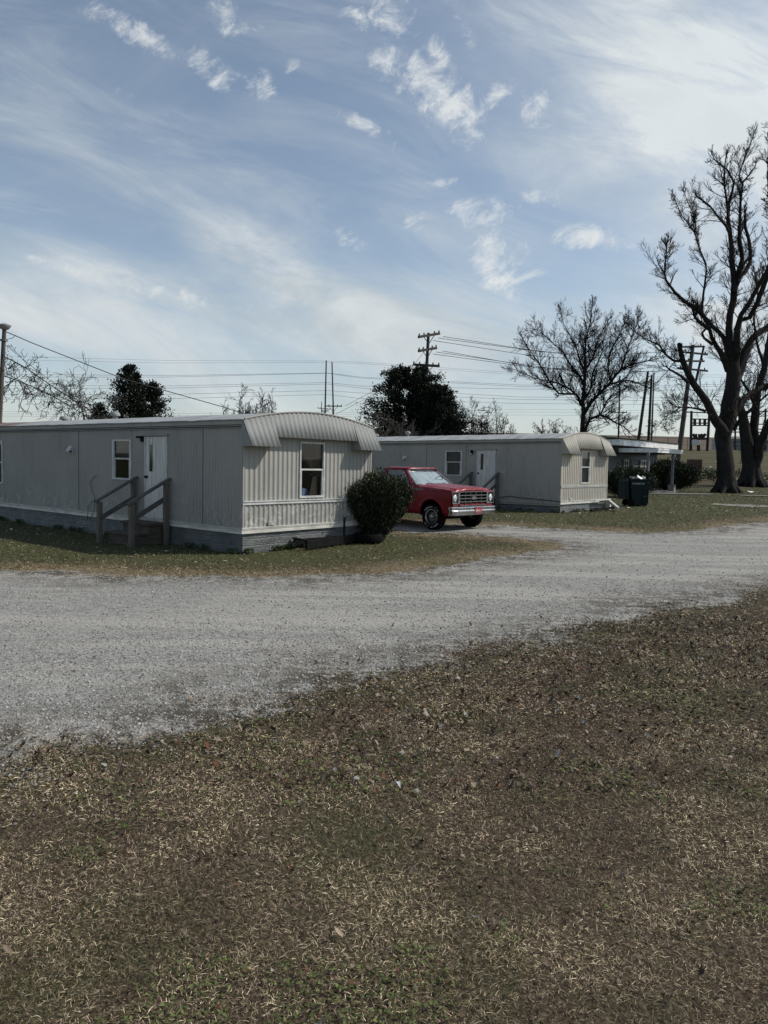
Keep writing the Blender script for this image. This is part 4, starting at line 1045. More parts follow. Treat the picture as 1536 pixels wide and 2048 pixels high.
# ------------------------------------------------------------------ bushes (stems with small leaves)
def leaf_cloud(P, D, size, rng, cmin, cmax, tip=None):
    """P (n,3) centres, D (n,3) axis directions -> diamond leaves"""
    n = len(P); D = D/np.linalg.norm(D, axis=1)[:, None]; S = np.cross(D, rng.randn(n, 3)); S /= np.linalg.norm(S, axis=1)[:, None]+1e-9
    L = size*(.6+.8*rng.rand(n, 1)); a = P; b = P+D*L*.5+S*L*.26; c = P+D*L; d = P+D*L*.5-S*L*.26
    V = np.stack([a, b, c, d], 1).reshape(-1, 3); i = np.arange(n)*4; F = np.stack([i, i+1, i+2, i+3], 1)
    v = rng.rand(n, 1); C = np.array(cmin)+v*(np.array(cmax)-np.array(cmin))
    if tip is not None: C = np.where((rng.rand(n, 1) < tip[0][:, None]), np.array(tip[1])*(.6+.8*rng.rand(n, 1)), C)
    return V, F, np.repeat(C, 4, 0)
def bush(name, label, loc, H, RR, nst, nleaf, lsize, prof, seed, cmin=(.008, .013, .006), cmax=(.03, .042, .016), group=None, top=(.09, .085, .03), wob=.16):
    rng = np.random.RandomState(seed); root = thing(name, label, 'bush', loc, 0, group)
    mb = MB(); Ps = []; Ds = []; Tp = []
    for k in range(nst):
        az = rng.rand()*2*math.pi; f = rng.rand()**.6; hh = H*(.72+.28*rng.rand())*(1-.18*f*f)
        hh = min(hh, H*(1.0+.05*rng.randn())); rt = RR*f*(1+wob*math.sin(az*3+seed)+wob*.6*math.sin(az*5+2*seed))
        if rng.rand() < .45: hh *= .3+.6*rng.rand()
        elif rng.rand() < .08: hh *= 1.12
        rt2 = rt*prof(hh/H); p0 = np.array([rng.randn()*.05*RR, rng.randn()*.05*RR, 0]); p3 = np.array([math.cos(az)*rt2, math.sin(az)*rt2, hh])
        p1 = p0+np.array([math.cos(az)*rt2*.55, math.sin(az)*rt2*.55, hh*.42])
        ts = np.linspace(0, 1, 5); pts = [(1-t)**2*p0+2*t*(1-t)*p1+t*t*p3 for t in ts]
        mb.tube(pts, [.012, .01, .008, .006, .003], 3, False)
        m = max(4, int(nleaf/nst)); t = .32+.70*rng.rand(m, 1)**.7
        q = (1-t)**2*p0+2*t*(1-t)*p1+t*t*p3+rng.randn(m, 3)*lsize*1.1*np.array([1, 1, .8])
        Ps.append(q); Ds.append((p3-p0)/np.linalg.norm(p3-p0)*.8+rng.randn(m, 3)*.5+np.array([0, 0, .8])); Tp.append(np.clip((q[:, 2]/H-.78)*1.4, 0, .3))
    mb.build('stems', M_VINE, root)
    P = np.concatenate(Ps); D = np.concatenate(Ds); P[:, 2] = np.maximum(P[:, 2], .02)
    V, F, C = leaf_cloud(P, D, lsize, rng, cmin, cmax, (np.concatenate(Tp), top)); np_mesh('foliage', V, [F], M_FOL, C, root)
    return root
bp = l2w(BA, 3.98, -.45)
bush('clipped_bush', 'dark upright evergreen bush narrow at the foot, in front of the red pickup', (-.14, 17.1, -.03), 1.53, .74, 800, 110000, .050, lambda h: .03+1.0*min(1, (h/.66))**1.3, 4, wob=.15)
q = on(1255, 996); bush('hedge_bush', 'dark rounded hedge bush behind the wheeled bin', (at(1258, 990, 40).x, 40, .2), 1.50, 1.25, 420, 48000, .09, lambda h: 1.1-.25*h, 7, top=(.03, .04, .016))
bush('hedge_bush', 'dark rounded hedge bush beyond the two porch columns', (at(1335, 990, 53.5).x, 53.5, .2), 2.05, 1.75, 480, 60000, .11, lambda h: 1.15-.35*h*h, 9, top=(.05, .055, .02))

# ------------------------------------------------------------------ bare trees
def wander(p, d, L, n, rng, up=.0, wig=.25):
    pts = [p.copy()]; st = L/n; d = d.normalized()
    for i in range(n):
        d = (d+Vector((rng.gauss(0, wig), rng.gauss(0, wig), rng.gauss(0, wig)+up))).normalized(); p = p+d*st; pts.append(p.copy())
    return pts
def sprout(mb, p, d, L, r, lev, rng, up=.06, wig=.22, rmin=.008, kids=(4, 7), ratio=.55, droop=0.0):
    n = 5 if lev > 0 else 3
    pts = wander(p, d, L, n, rng, up if lev > 0 else up*.6-droop, wig)
    rad = [max(rmin, r*(1-.75*i/n)) for i in range(n+1)]; mb.tube(pts, rad, 5 if r > .04 else 3, False)
    if lev <= 0: return
    k = rng.randint(*kids)
    for j in range(k):
        t = .18+.82*(j+rng.random())/k; i = min(n-1, int(t*n)); f = t*n-i; q = pts[i].lerp(pts[min(i+1, n)], min(1, f))
        ax = (pts[i+1]-pts[i]).normalized(); az = rng.random()*6.283; o = ax.orthogonal().normalized(); o = Matrix.Rotation(az, 3, ax) @ o
        ang = rng.uniform(.35, .85); nd = ax*math.cos(ang)+o*math.sin(ang)
        sprout(mb, q, nd, L*ratio*rng.uniform(.65, 1.15)*(1.1-.45*t), max(rmin, r*(1-.7*t)*.6), lev-1, rng, up, wig, rmin, kids, ratio, droop)
def resample(pts, rad, step):
    P = []; Q = []
    for i in range(len(pts)-1):
        n = max(1, int((pts[i+1]-pts[i]).length/step))
        for k in range(n):
            t = k/n
            a = pts[max(i-1, 0)]; b = pts[i]; c = pts[i+1]; e = pts[min(i+2, len(pts)-1)]
            P.append(.5*((2*b)+(c-a)*t+(2*a-5*b+4*c-e)*t*t+(3*b-a-3*c+e)*t**3)); Q.append(rad[i]+(rad[i+1]-rad[i])*t)
    P.append(pts[-1]); Q.append(rad[-1]); return P, Q
def traced_tree(name, label, Y, limbs, seed, twig_step, base_z, group=None, twl=1.6, lev=2, rmin=.010, kids=(3, 6), flare=True, matt=None):
    """limbs: (depth offset at start, depth offset at end, [(px,py,halfwidth px)...], twig density)"""
    rng = random.Random(seed); b = at(limbs[0][2][0][0], limbs[0][2][0][1], Y+limbs[0][0])
    root = thing(name, label, 'tree', (b.x, b.y, base_z)); off = Vector((b.x, b.y, base_z)); tr = MB(); tw = MB()
    for (d0, d1, pts, dens) in limbs:
        n = len(pts); P = []; Rr = []
        for i, (px, py, w) in enumerate(pts):
            yy = Y+d0+(d1-d0)*i/max(1, n-1); P.append(at(px, py, yy)-off); Rr.append(max(.011, w*yy/FPX*(.80 if py < 700 else .93)))
        P, Rr = resample(P, Rr, .5)
        m = len(P)
        for i in range(m):
            if 0 < i < m-1: P[i] = P[i]+Vector((rng.gauss(0, 1), rng.gauss(0, 1), rng.gauss(0, .5)))*Rr[i]*.10
        tr.tube(P, Rr, 14 if Rr[0] > .25 else 8 if Rr[0] > .08 else 5, True)
        if dens > 0:
            tot = sum((P[i+1]-P[i]).length for i in range(m-1)); k = int(tot/twig_step*dens)
            for j in range(k):
                t = rng.random()**.8; i = min(m-2, int(t*(m-1))); q = P[i].lerp(P[i+1], rng.random()); ax = (P[i+1]-P[i]).normalized()
                o = Matrix.Rotation(rng.random()*6.283, 3, ax) @ ax.orthogonal().normalized(); a = rng.uniform(.5, 1.2)
                sprout(tw, q+o*Rr[i]*.8, ax*math.cos(a)+o*math.sin(a)+Vector((0, 0, .2)), twl*rng.uniform(.5, 1.25)*(1.2-.75*i/m), min(Rr[i]*.5, .035), lev, rng, .09, .13, rmin, kids)
            ax = (P[-1]-P[-2]).normalized()
            if Rr[-1] < .1:
                for j in range(2): sprout(tw, P[-1], ax, twl*.55, Rr[-1], lev, rng, .09, .14, rmin, kids)
    if flare:
        r0 = limbs[0][2][0][2]*Y/FPX
        for k in range(9):
            a = k*6.283/9+rng.uniform(-.2, .2); dr = Vector((math.cos(a), math.sin(a), 0)); l = r0*rng.uniform(1.3, 1.9)
            tr.tube([dr*r0*.35+Vector((0, 0, r0*1.5)), dr*r0*.75+Vector((0, 0, r0*.55)), dr*l*.85+Vector((0, 0, r0*.12)), dr*l*1.05+Vector((0, 0, -.15))], [r0*.45, r0*.36, r0*.24, r0*.12], 8, True)
    tr.build('trunk', matt or M_BARK, root, smooth=60)
    if tw.v: tw.build('twigs', M_TWIG, root)
    return root
big = [
 (0, 0, [(1451, 990, 21), (1451, 965, 19), (1451.6, 932, 18), (1450, 900, 16), (1451, 873, 17), (1453, 844, 18), (1461, 810, 16.5), (1465, 780, 15.5), (1467.5, 746, 14.5), (1464, 722, 13)], .15),
 (0, 1.0, [(1462, 735, 10), (1461, 700, 8.5), (1458, 660, 8), (1460, 630, 8), (1466, 600, 8), (1469, 569, 8), (1464, 530, 6), (1463, 490, 5.5), (1460, 460, 5), (1456, 436, 4.2), (1457, 410, 3.6), (1464, 385, 3), (1467, 364, 2.5), (1455, 340, 2), (1432, 322, 1.4)], .9),
 (.6, -1.0, [(1456, 436, 3), (1452, 390, 2.6), (1447, 358, 2), (1451, 320, 1.6)], 1.0),
 (0, 2.2, [(1468, 585, 7), (1476, 550, 6.5), (1485, 518, 5.5), (1479, 480, 5), (1480, 440, 4), (1481, 405, 3.2), (1486, 364, 2.4), (1500, 348, 1.8), (1511, 331, 1.3)], 1.0),
 (1, 3, [(1478, 556, 5), (1494, 540, 5), (1500, 525, 4.8), (1499, 487, 4.2), (1490, 455, 3.6), (1490, 433, 3)], .4),
 (.5, -2, [(1486, 370, 2), (1478, 350, 1.7), (1492, 312, 1.4), (1502, 285, 1)], 1.2),
 (0, 3, [(1470, 765, 9), (1481, 738, 10.5), (1488, 710, 9.5), (1505, 678, 8), (1522, 662, 7.5), (1540, 650, 7), (1570, 620, 5), (1590, 580, 4)], .8),
 (0, -2.0, [(1470, 730, 9), (1473, 690, 8), (1474, 659, 7.5), (1482, 630, 6), (1499, 606, 5.5), (1512, 580, 5), (1524, 559, 4.5), (1540, 525, 4), (1545, 470, 3), (1538, 400, 2)], 1.0),
 (0, -1.5, [(1484, 640, 5), (1500, 635, 6), (1515, 605, 6), (1530, 560, 6), (1545, 520, 5), (1560, 450, 3)], .8),
 (0, -2.5, [(1458, 740, 9), (1443, 707, 6), (1432, 690, 5), (1423, 675, 4.6), (1418, 656, 4.5), (1404, 648, 4), (1390, 635, 3.2), (1386, 622, 2.5)], 1.0),
 (-1, -.5, [(1426, 690, 4), (1408, 676, 3), (1404, 666, 3), (1414, 655, 3)], .2),
 (0, 2.0, [(1458, 730, 7), (1454, 700, 6), (1449, 678, 5.6), (1438, 664, 5.2), (1427, 656.6, 5), (1415, 641, 5), (1400, 626, 4.6), (1380, 611, 4.2), (1348.8, 583.4, 3.4), (1332, 561, 2.8), (1329, 546.5, 2.3), (1331, 520, 2), (1333.4, 491, 1.5)], 1.0),
 (2, 3, [(1329, 546, 2), (1318, 530, 1.4)], .6),
 (0, .5, [(1420, 655, 4), (1409, 640, 3.2), (1404, 620, 3), (1406, 590, 2.8), (1411, 560, 2.4), (1412, 528, 2), (1400, 500, 1.6), (1390, 466.6, 1.4), (1378, 450, 1.2), (1363, 430, 1), (1352, 405, .8)], 1.1),
 (.5, 2.0, [(1390, 466, 1.4), (1391, 446, 1.2), (1383, 421, 1), (1370, 390, .8)], 1.3),
 (.6, -1, [(1461, 470, 4), (1452, 452, 3), (1437, 435, 2.4), (1420, 412, 2), (1405, 400, 1.6)], .6),
 (-.2, -2.2, [(1450, 872, 13), (1441, 855, 11), (1431, 840, 9.5), (1420, 818, 8.5), (1404, 791, 7.5), (1388, 770, 7), (1376.6, 748, 6.8), (1366, 722, 6), (1360, 700, 5), (1358, 687, 4.8)], .5),
 (-1.6, -2.2, [(1376, 765, 4), (1362, 752, 3), (1348, 744, 2.3), (1338.5, 737.7, 1.4)], .3),
 (-1.6, -3.5, [(1363, 722, 3.4), (1349, 722, 2.6), (1339, 716, 2.3), (1329, 706, 2.1), (1318, 690, 1.9), (1300, 682, 1.5), (1284, 674, 1.1), (1265, 660, .8)], 1.2),
 (-1, -4, [(1410, 822, 3), (1398, 818, 2.5), (1384, 816, 2), (1362, 814, 1.6), (1345, 824, 1.1), (1330, 834, .8), (1316, 852, .6)], 1.4),
 (0, 2, [(1462, 842, 8), (1476, 815, 8), (1489, 796, 7), (1500, 788, 6.5), (1519, 778, 6), (1540, 770, 6), (1580, 750, 4)], .6),
 (-.5, -3, [(1468, 860, 4), (1480, 838, 3), (1498, 822, 2.6), (1520, 802, 2.1), (1545, 780, 1.7)], 1.0),
]
traced_tree('bare_tree', 'huge bare old tree with a thick trunk and broken limbs at the right', 50.5, big, 2, .22, .2, 'bare winter trees', twl=1.4, lev=2, rmin=.0075, kids=(4, 8))
second = [
 (0, 0, [(1502, 978, 22), (1500, 950, 17), (1497, 915, 14), (1494, 880, 12.5), (1489, 850, 11), (1482, 820, 8), (1470, 790, 6)], .3),
 (0, 1.5, [(1503, 955, 14), (1506, 920, 11), (1507.5, 860, 9.5), (1512, 815, 8), (1517, 776, 7), (1529, 737, 6.5), (1536, 690, 6), (1545, 620, 5), (1550, 520, 4), (1540, 420, 3), (1536, 330, 2), (1540, 250, 1.2)], 1.1),
 (0, -1.5, [(1507, 960, 12), (1514, 912, 10), (1522, 885, 9), (1530, 862, 8), (1548, 830, 7), (1580, 780, 6)], .4),
 (1, 4, [(1530, 737, 4), (1515, 690, 3), (1508, 640, 2.4), (1515, 590, 1.8), (1508, 540, 1.2)], 1.4),
 (0, -3, [(1512, 815, 4), (1495, 780, 3), (1480, 750, 2), (1490, 700, 1.4)], 1.4),
]
traced_tree('bare_tree', 'bare tree with three trunks from one base, right of the huge old tree', 62, second, 5, .45, tzf(29, 62), 'bare winter trees', twl=1.6, lev=2, rmin=.012, kids=(4, 6))
mid = [
 (0, 0, [(1164, 935, 7), (1164.6, 880, 5.5), (1165, 850, 5), (1166.7, 822, 4.6), (1166, 800, 4), (1168, 778, 3.6), (1170, 736, 2.8), (1170.6, 697, 2.2), (1174.5, 666, 1.7), (1182, 640, 1.2), (1184, 618, .8)], 1.2),
 (0, -2, [(1162, 810, 3.4), (1157, 796, 3), (1151, 788, 2.6), (1134, 788, 2.2), (1117, 787, 2), (1101.6, 767.5, 1.7), (1088, 745, 1.4), (1078, 726, 1.2), (1062, 704, .9), (1047, 681.6, .7)], 1.3),
 (0, -2.5, [(1152, 789, 2.4), (1140, 779, 2), (1130, 772.7, 1.8), (1114, 766, 1.5), (1099, 762, 1.3), (1070, 757, 1), (1050, 748, .8), (1034, 741, .6)], 1.4),
 (0, 2, [(1168, 770, 3), (1162, 757, 2.6), (1156, 746.7, 2.3), (1145, 735, 2), (1135, 720.6, 1.8), (1127, 706, 1.5), (1114.6, 694.6, 1.3), (1104, 684, 1.1), (1094, 674, .9), (1070, 658, .6)], 1.3),
 (0, 2, [(1169, 745, 2.4), (1158, 715, 1.8), (1151, 690, 1.4), (1140, 670, 1.1), (1128, 650, .8), (1122, 628, .6)], 1.4),
 (0, 0, [(1174, 735, 2.4), (1186, 715, 1.9), (1192, 690, 1.5), (1200, 670, 1.2), (1212, 650, .8)], 1.4),
 (0, -1, [(1169, 826, 4.2), (1180, 806, 3.6), (1192.7, 793.5, 3.4), (1206, 780, 3), (1219, 767.5, 2.8), (1232, 750, 2.3), (1245, 736, 2), (1260, 731, 1.7), (1276, 726, 1.4), (1295, 722, 1.0), (1312.5, 718, .7)], 1.3),
 (0, 1, [(1240, 742, 2), (1250, 715, 1.7), (1258, 690, 1.3), (1268, 665, 1), (1276, 640, .7)], 1.5),
 (0, 0, [(1222, 764, 2), (1216, 735, 1.7), (1222, 700, 1.4), (1236, 675, 1), (1248, 650, .7)], 1.5),
 (0, -2, [(1219, 768, 2.3), (1239.6, 763.6, 1.9), (1252, 761, 1.7), (1265.6, 762, 1.5), (1280, 768, 1.2), (1296, 776, .9)], 1.5),
 (0, -1.5, [(1168, 868, 3.4), (1173, 852, 3.2), (1179.7, 838, 3.2), (1190, 834, 2.9), (1200.5, 830, 2.5), (1216, 835, 2.1), (1230, 845, 1.6), (1247, 853, 1.2), (1262, 868, .8)], 1.4),
 (0, -1, [(1200, 830, 2), (1208, 815, 1.8), (1213.5, 801, 1.5), (1225, 790, 1.2), (1245, 780, .9)], 1.5),
 (0, 1.5, [(1168, 800, 2.5), (1182, 775, 2), (1185, 745, 1.6), (1196, 725, 1.2), (1205, 700, .9)], 1.4),
]
traced_tree('bare_tree', 'wide spreading bare tree standing behind the farther mobile home', 55, mid, 8, .15, tzf(14, 55), 'bare winter trees', twl=1.5, lev=2, rmin=.0075, kids=(4, 6), flare=False)

def shrub_tree(name, label, px, ytop, Y, spread, nst, seed, lev=3, group='bare thickets behind the homes', m=None, rmin=.01, lean=0.0, cat='tree'):
    rng = random.Random(seed); top = at(px, ytop+6, Y); gz = tzf(top.x, Y); H = top.z-gz
    root = thing(name, label, cat, (top.x, Y, gz), 0, group); mb = MB(); tr = MB()
    for k in range(nst):
        a = rng.random()*6.283; f = rng.uniform(.1, 1) if nst > 1 else 0
        d = Vector((math.cos(a)*spread*f+lean, math.sin(a)*spread*f, H)).normalized(); L = H*rng.uniform(.75, .98)
        pts = wander(Vector((math.cos(a)*.1*nst*.2, math.sin(a)*.1, 0)), d, L*.8, 7, rng, .03, .11); r0 = .02*H*(.6 if nst > 2 else 1)
        rad = [max(rmin, r0*(1-.8*i/7)) for i in range(8)]; tr.tube(pts, rad, 6, True)
        for j in range(11 if nst < 4 else 7):
            t = rng.uniform(.25, 1); i = min(6, int(t*7)); q = pts[i].lerp(pts[i+1], t*7-i); ax = (pts[i+1]-pts[i]).normalized()
            o = Matrix.Rotation(rng.random()*6.283, 3, ax) @ ax.orthogonal().normalized(); an = rng.uniform(.4, 1.0)
            sprout(mb, q, ax*math.cos(an)+o*math.sin(an), H*.30*rng.uniform(.6, 1.2)*(1.25-.6*t), rad[i]*.6, lev-1, rng, .05, .22, rmin, (3, 6))
    tr.build('trunk', m or M_TWIG, root, smooth=60); mb.build('twigs', m or M_TWIG, root)
    return root
shrub_tree('bare_shrub', 'small bare tree showing above the nearest home roof, between cedar and twin poles', 480, 742, 46, 3.2, 9, 21, 3)
shrub_tree('bare_shrub', 'low bare shrub to the right of the small bare tree above the roof', 545, 792, 46, 1.4, 3, 22, 2)
shrub_tree('bare_shrub', 'thin bare shrub at the right edge of the left dark cedar', 335, 786, 47, 1.1, 4, 23, 2)
shrub_tree('bare_shrub', 'grey brush left of the large dark cedar', 742, 806, 52, 2.2, 8, 24, 3, m=M_BRUSH)
shrub_tree('bare_shrub', 'brown tangled brush in front of the large dark cedar', 812, 808, 50, 2.8, 12, 25, 3, m=M_BRUSH)
shrub_tree('bare_shrub', 'low brown brush just right of the near home roof end', 768, 826, 48, 2.4, 9, 26, 3, m=M_BRUSH)
shrub_tree('bare_shrub', 'slim bare tree right of the large dark cedar', 958, 766, 54, 2.3, 5, 27, 3)
shrub_tree('bare_shrub', 'bare sapling leaning right between dark cedar and spreading tree', 995, 776, 57, 2.0, 4, 28, 3)
shrub_tree('bare_shrub', 'low dense brush behind the farther home roof, left of the spreading tree', 1040, 824, 50, 2.2, 8, 29, 3)
shrub_tree('bare_shrub', 'low brush with hanging vines beneath the left of the spreading tree', 1105, 812, 49, 1.9, 8, 30, 3)
shrub_tree('bare_shrub', 'thin twigs behind the left cedar crown', 150, 815, 40, 1.0, 3, 31, 2)

# ------------------------------------------------------------------ evergreens
def cedar(label, px, ytop, Y, RR, seed, n=22000, ls=.16, powr=.8, base_frac=.0, lop=0.0):
    rng = np.random.RandomState(seed); top = at(px, ytop, Y); gz = tzf(top.x, Y); H = top.z-gz
    root = thing('cedar_tree', label, 'tree', (top.x, Y, gz), 0, 'dark evergreens behind the homes')
    MB().tube([(0, 0, -.2), (0, 0, H*.5), (0, 0, H*.93)], [.16, .10, .02], 8).build('trunk', M_BARK, root, smooth=60)
    nb = 260; P = []; D = []; bt = MB()
    for k in range(nb):
        f = rng.rand()**.85; z = H*(base_frac+(1-base_frac)*f)*.97; az = rng.rand()*6.283
        R_ = RR*((1-f)**powr+.05)*(.75+.45*rng.rand())*(1+.2*math.sin(az*2+seed)+.18*math.sin(az*5+f*9))
        if rng.rand() < .13: R_ *= 1.4
        d = np.array([math.cos(az), math.sin(az), .35+.5*f]); tipp = np.array([math.cos(az)*R_+lop*f, math.sin(az)*R_, z+.28*R_*d[2]])
        p0 = np.array([0, 0, z-.1]); bt.tube([p0, p0*.4+tipp*.6, tipp], [.03, .018, .006], 3, False)
        m = int(n/nb*(.5+R_/RR)); t = .25+.8*rng.rand(m, 1)**.8
        P.append(p0*(1-t)+tipp*t+rng.randn(m, 3)*np.array([.13, .13, .12])*(.5+R_*.42)); D.append((tipp-p0)/(R_+.1)+rng.randn(m, 3)*.6+np.array([0, 0, .6]))
    bt.build('branches', M_BARK, root)
    V, F, C = leaf_cloud(np.concatenate(P), np.concatenate(D), ls, rng, (.006, .009, .005), (.020, .027, .014)); np_mesh('foliage', V, [F], M_FOL, C, root)
    return root
cedar('pointed dark cedar rising above the nearest home roof', 260, 728, 45, 1.75, 3, 20000, .13, .62)
cedar('smaller dark cedar spire just right of the pointed cedar', 303, 762, 46, 1.45, 4, 15000, .13, .5)
cedar('low dark evergreen clump with vines left of the pointed cedar', 200, 806, 44, .95, 6, 5000, .13, .5)
cedar('large dark cedar hiding the foot of the three-armed power pole', 820, 734, 61, 3.0, 8, 52000, .17, .36)
cedar('dark cedar on the right flank of the large cedar', 872, 766, 60, 2.3, 9, 40000, .17, .5)
cedar('low dark cedar at the right foot of the large cedar', 900, 812, 58, 1.7, 10, 20000, .15, .5)

# ------------------------------------------------------------------ poles and wires
def pole_pts(p0, p1, r0, r1): return [p0, p0.lerp(p1, .5), p1], [r0, (r0+r1)/2, r1]
def simple_pole(name, label, bx, by, tx, ty, Y, r, m=M_POLED, group=None):
    b = at(bx, by, Y); t = at(tx, ty, Y); gz = tzf(b.x, Y)-.3; k = (gz-b.z)/(t.z-b.z); b = b.lerp(t, k) if abs(t.z-b.z) > 0 else b
    root = thing(name, label, 'utility pole', b, 0, group); P, Q = pole_pts(Vector((0, 0, 0)), t-b, r*1.15, r*.75); MB().tube(P, Q, 10).build('pole', m, root, smooth=60)
    return root, b, t
# left pole with lamp-like cap
pr, pb, pt = simple_pole('utility_pole', 'weathered wooden pole with a flared metal cap at the left edge of the picture', -1, 842, 9, 652, 25, .085, M_POLE)
loc = pt-pb
MB().lathe([(.06, -.12), (.12, -.10), (.20, .0), (.20, .03), (.12, .06), (0, .10)], Matrix.Translation(loc), 20).build('metal_cap', M_AWN, pr, smooth=40)
mb = MB(); mb.box(-.09, .09, -.09, .09, -.03, .03, Matrix.Translation(loc*.925)); mb.build('insulator_bracket', M_CONC, pr)
def wire(name, label, pts, r, m=M_WIRE, group=None, cat='wire', sag=0.0, n=24):
    P = []
    for i in range(len(pts)-1):
        a, b = Vector(pts[i]), Vector(pts[i+1])
        for k in range(n):
            t = k/n; p = a.lerp(b, t); p.z -= sag*4*t*(1-t); P.append(p)
    P.append(Vector(pts[-1])); o0 = P[0].copy()
    o = MB().tube([p-o0 for p in P], r, 4).build(name, m); o.location = o0; return tag(o, label, cat, group)
wire('service_cable', 'thick black service cable sloping from the left pole to behind the ribbed awning', [at(13, 664, 25), at(30, 671, 26), at(62, 685, 27), at(245, 757, 29), at(450, 815, 31), at(560, 850, 33)], .016, n=4)
wire('service_wire', 'thin wire dropping from the left pole into the vine tangle', [at(11, 690, 25), at(75, 742, 27), at(185, 822, 33)], .008)
wire('service_wire', 'short jumper looping beside the left pole cap', [at(8, 676, 25), at(20, 677, 25), at(30, 671, 26)], .010, sag=.03)
def vine(label, pts, seed, n, L, Y0, Y1):
    rng = random.Random(seed); P = []
    for i, (px, py) in enumerate(pts): P.append(at(px, py, Y0+(Y1-Y0)*i/(len(pts)-1)))
    o0 = P[0].copy(); P = [p-o0 for p in P]; P, Q = resample(P, [.018]*len(P), .4); root = thing('vine_cable', label, 'cable', o0, 0, 'vine-grown cables from the left pole')
    MB().tube(P, Q, 5).build('cable', M_WIRE, root); mb = MB()
    for j in range(n):
        t = rng.uniform(.05, 1)**.8; i = min(len(P)-2, int(t*(len(P)-1))); q = P[i]; d = Vector((rng.gauss(0, .6), rng.gauss(0, .3), rng.gauss(-.15, .6)))
        sprout(mb, q, d, L*rng.uniform(.3, 1.2)*(.5+.8*t), .014, 2, rng, -.03, .28, .008, (2, 4), .5)
    mb.build('vines', M_VINE, root)
vine('upper cable from the left pole tangled with bare vines', [(10, 714), (50, 735), (110, 776), (155, 805), (190, 827)], 3, 60, 1.3, 25, 34)
vine('lower cable from the left pole tangled with bare vines', [(9, 752), (45, 765), (90, 785), (140, 812), (180, 838)], 4, 60, 1.6, 25, 33)

def armed_pole(label, bx, by, tx, ty, Y, r, arms, group=None, m=M_POLED, name='power_pole'):
    pr, pb, pt = simple_pole(name, label, bx, by, tx, ty, Y, r, m, group)
    for (x0, y0, x1, y1, dy, h) in arms:
        a = at(x0, y0, Y-dy)-pb; b = at(x1, y1, Y+dy)-pb; ar = MB().beam(a, b, .14, h).build('crossarm', m, pr)
        c = (a+b)/2; mb = MB(); ax = (pt-pb).normalized()
        mb.beam(a.lerp(b, .22), c-ax*.75, .04, .05); mb.beam(a.lerp(b, .78), c-ax*.75, .04, .05); mb.build('arm_brace', m, pr)
        for t in (.03, .25, .75, .97):
            q = a.lerp(b, t); MB().lathe([(.035, 0), (.075, .05), (.045, .09), (.07, .14), (0, .2)], Matrix.Translation(q+Vector((0, 0, h/2))), 8).build('insulator', m, pr)
    return pr
armed_pole('dark wooden power pole with three stacked crossarms rising out of the large cedar', 850, 800, 857, 666, 68, .17,
           [(837, 674, 879, 667, 1.6, .22), (837, 702, 873, 696, 1.6, .22), (826, 729, 879, 732, .3, .20)])
GW = 'conductors from the three-armed pole'
for i, (x0, y0, pts) in enumerate([(886, 673, [(1075, 702), (1200, 712), (1385, 700)]), (876, 676, [(1075, 702.5), (1200, 716), (1388, 712)]), (866, 681, [(1060, 711), (1200, 722), (1392, 722)]),
                                   (885, 702, [(1090, 738), (1200, 744), (1385, 728)]), (872, 704, [(1090, 735), (1200, 748), (1385, 738)]), (866, 708, [(1060, 734), (1200, 741), (1390, 745)])]):
    wire('power_line', 'conductor %s from the three-armed pole to the leaning pole at the right' % ['topmost', 'second from top', 'third from top', 'fourth from top', 'fifth from top', 'lowest'][i], [at(x0, y0, 67)]+[at(px, py, 68+k*2.5) for k, (px, py) in enumerate(pts, 1)], .024, group=GW, n=8)
wire('guy_wire', 'slanting guy wire left of the three-armed pole', [at(851, 700, 68), at(830, 727, 66), at(760, 775, 62), at(690, 812, 58)], .014)
wire('guy_wire', 'lower slanting guy wire left of the large cedar', [at(800, 757, 66), at(740, 793, 60), at(672, 828, 56)], .014)
# twin tall poles
simple_pole('transmission_pole', 'left one of the tall twin poles above the near home roof', 650, 830, 652.5, 721, 137, .14, group='tall twin poles')
simple_pole('transmission_pole', 'right one of the tall twin poles above the near home roof', 667, 832, 664, 724, 137, .14, M_POLE, group='tall twin poles')
armed_pole('short pole with one crossarm low between the tall twin poles', 666, 850, 666, 808, 110, .12, [(649, 812, 684, 812.5, .2, .14)])
armed_pole('faint distant pole with two small crossarms left of the tall twin poles', 644, 850, 643, 803, 150, .10, [(635, 816, 661, 818.5, .2, .12), (642, 822, 657, 822, .2, .12)], m=M_WIREF)
TW = [(712, 722, 730, 746, 752, 138, 0), (719, 725, 733, 750, 757, 139, 0), (748.4, 746, 754, 770, 765, 137, 1), (754, 746.5, 756, 773, 770, 136.5, 1), (771, 765, 772, 778, 780, 137, 1), (777, 768, 776, 794, 790, 136, 1),
      (789, 781, 786, 799, 798, 137, 1), (798.6, 789, 797, 807, 806, 136, 1), (823, 824, 826, 819, 818, 145, 0), (827.5, 828, 830, 824, 824, 145, 0), (832, 832, 834, 830, 832, 145, 0)]
for i, (y0, yp, y1, y2, y3, Y, k) in enumerate(TW):
    nm = ['highest', 'second highest', 'third', 'fourth', 'fifth', 'sixth', 'seventh', 'eighth', 'ninth', 'tenth', 'lowest'][i]
    wire('transmission_line', '%s of the long level wires crossing the low sky' % nm, [at(-60, y0-.5, Y), at(0, y0, Y), at(330, (y0+yp)/2+4, Y), at(655, yp, Y), at(720, y1 if k else yp+2, Y), at(1040, y2, Y), at(1290, y2+2, Y), at(1600, y3, Y)], .030 if k else .02, M_WIREF, 'long transmission wires', n=3)
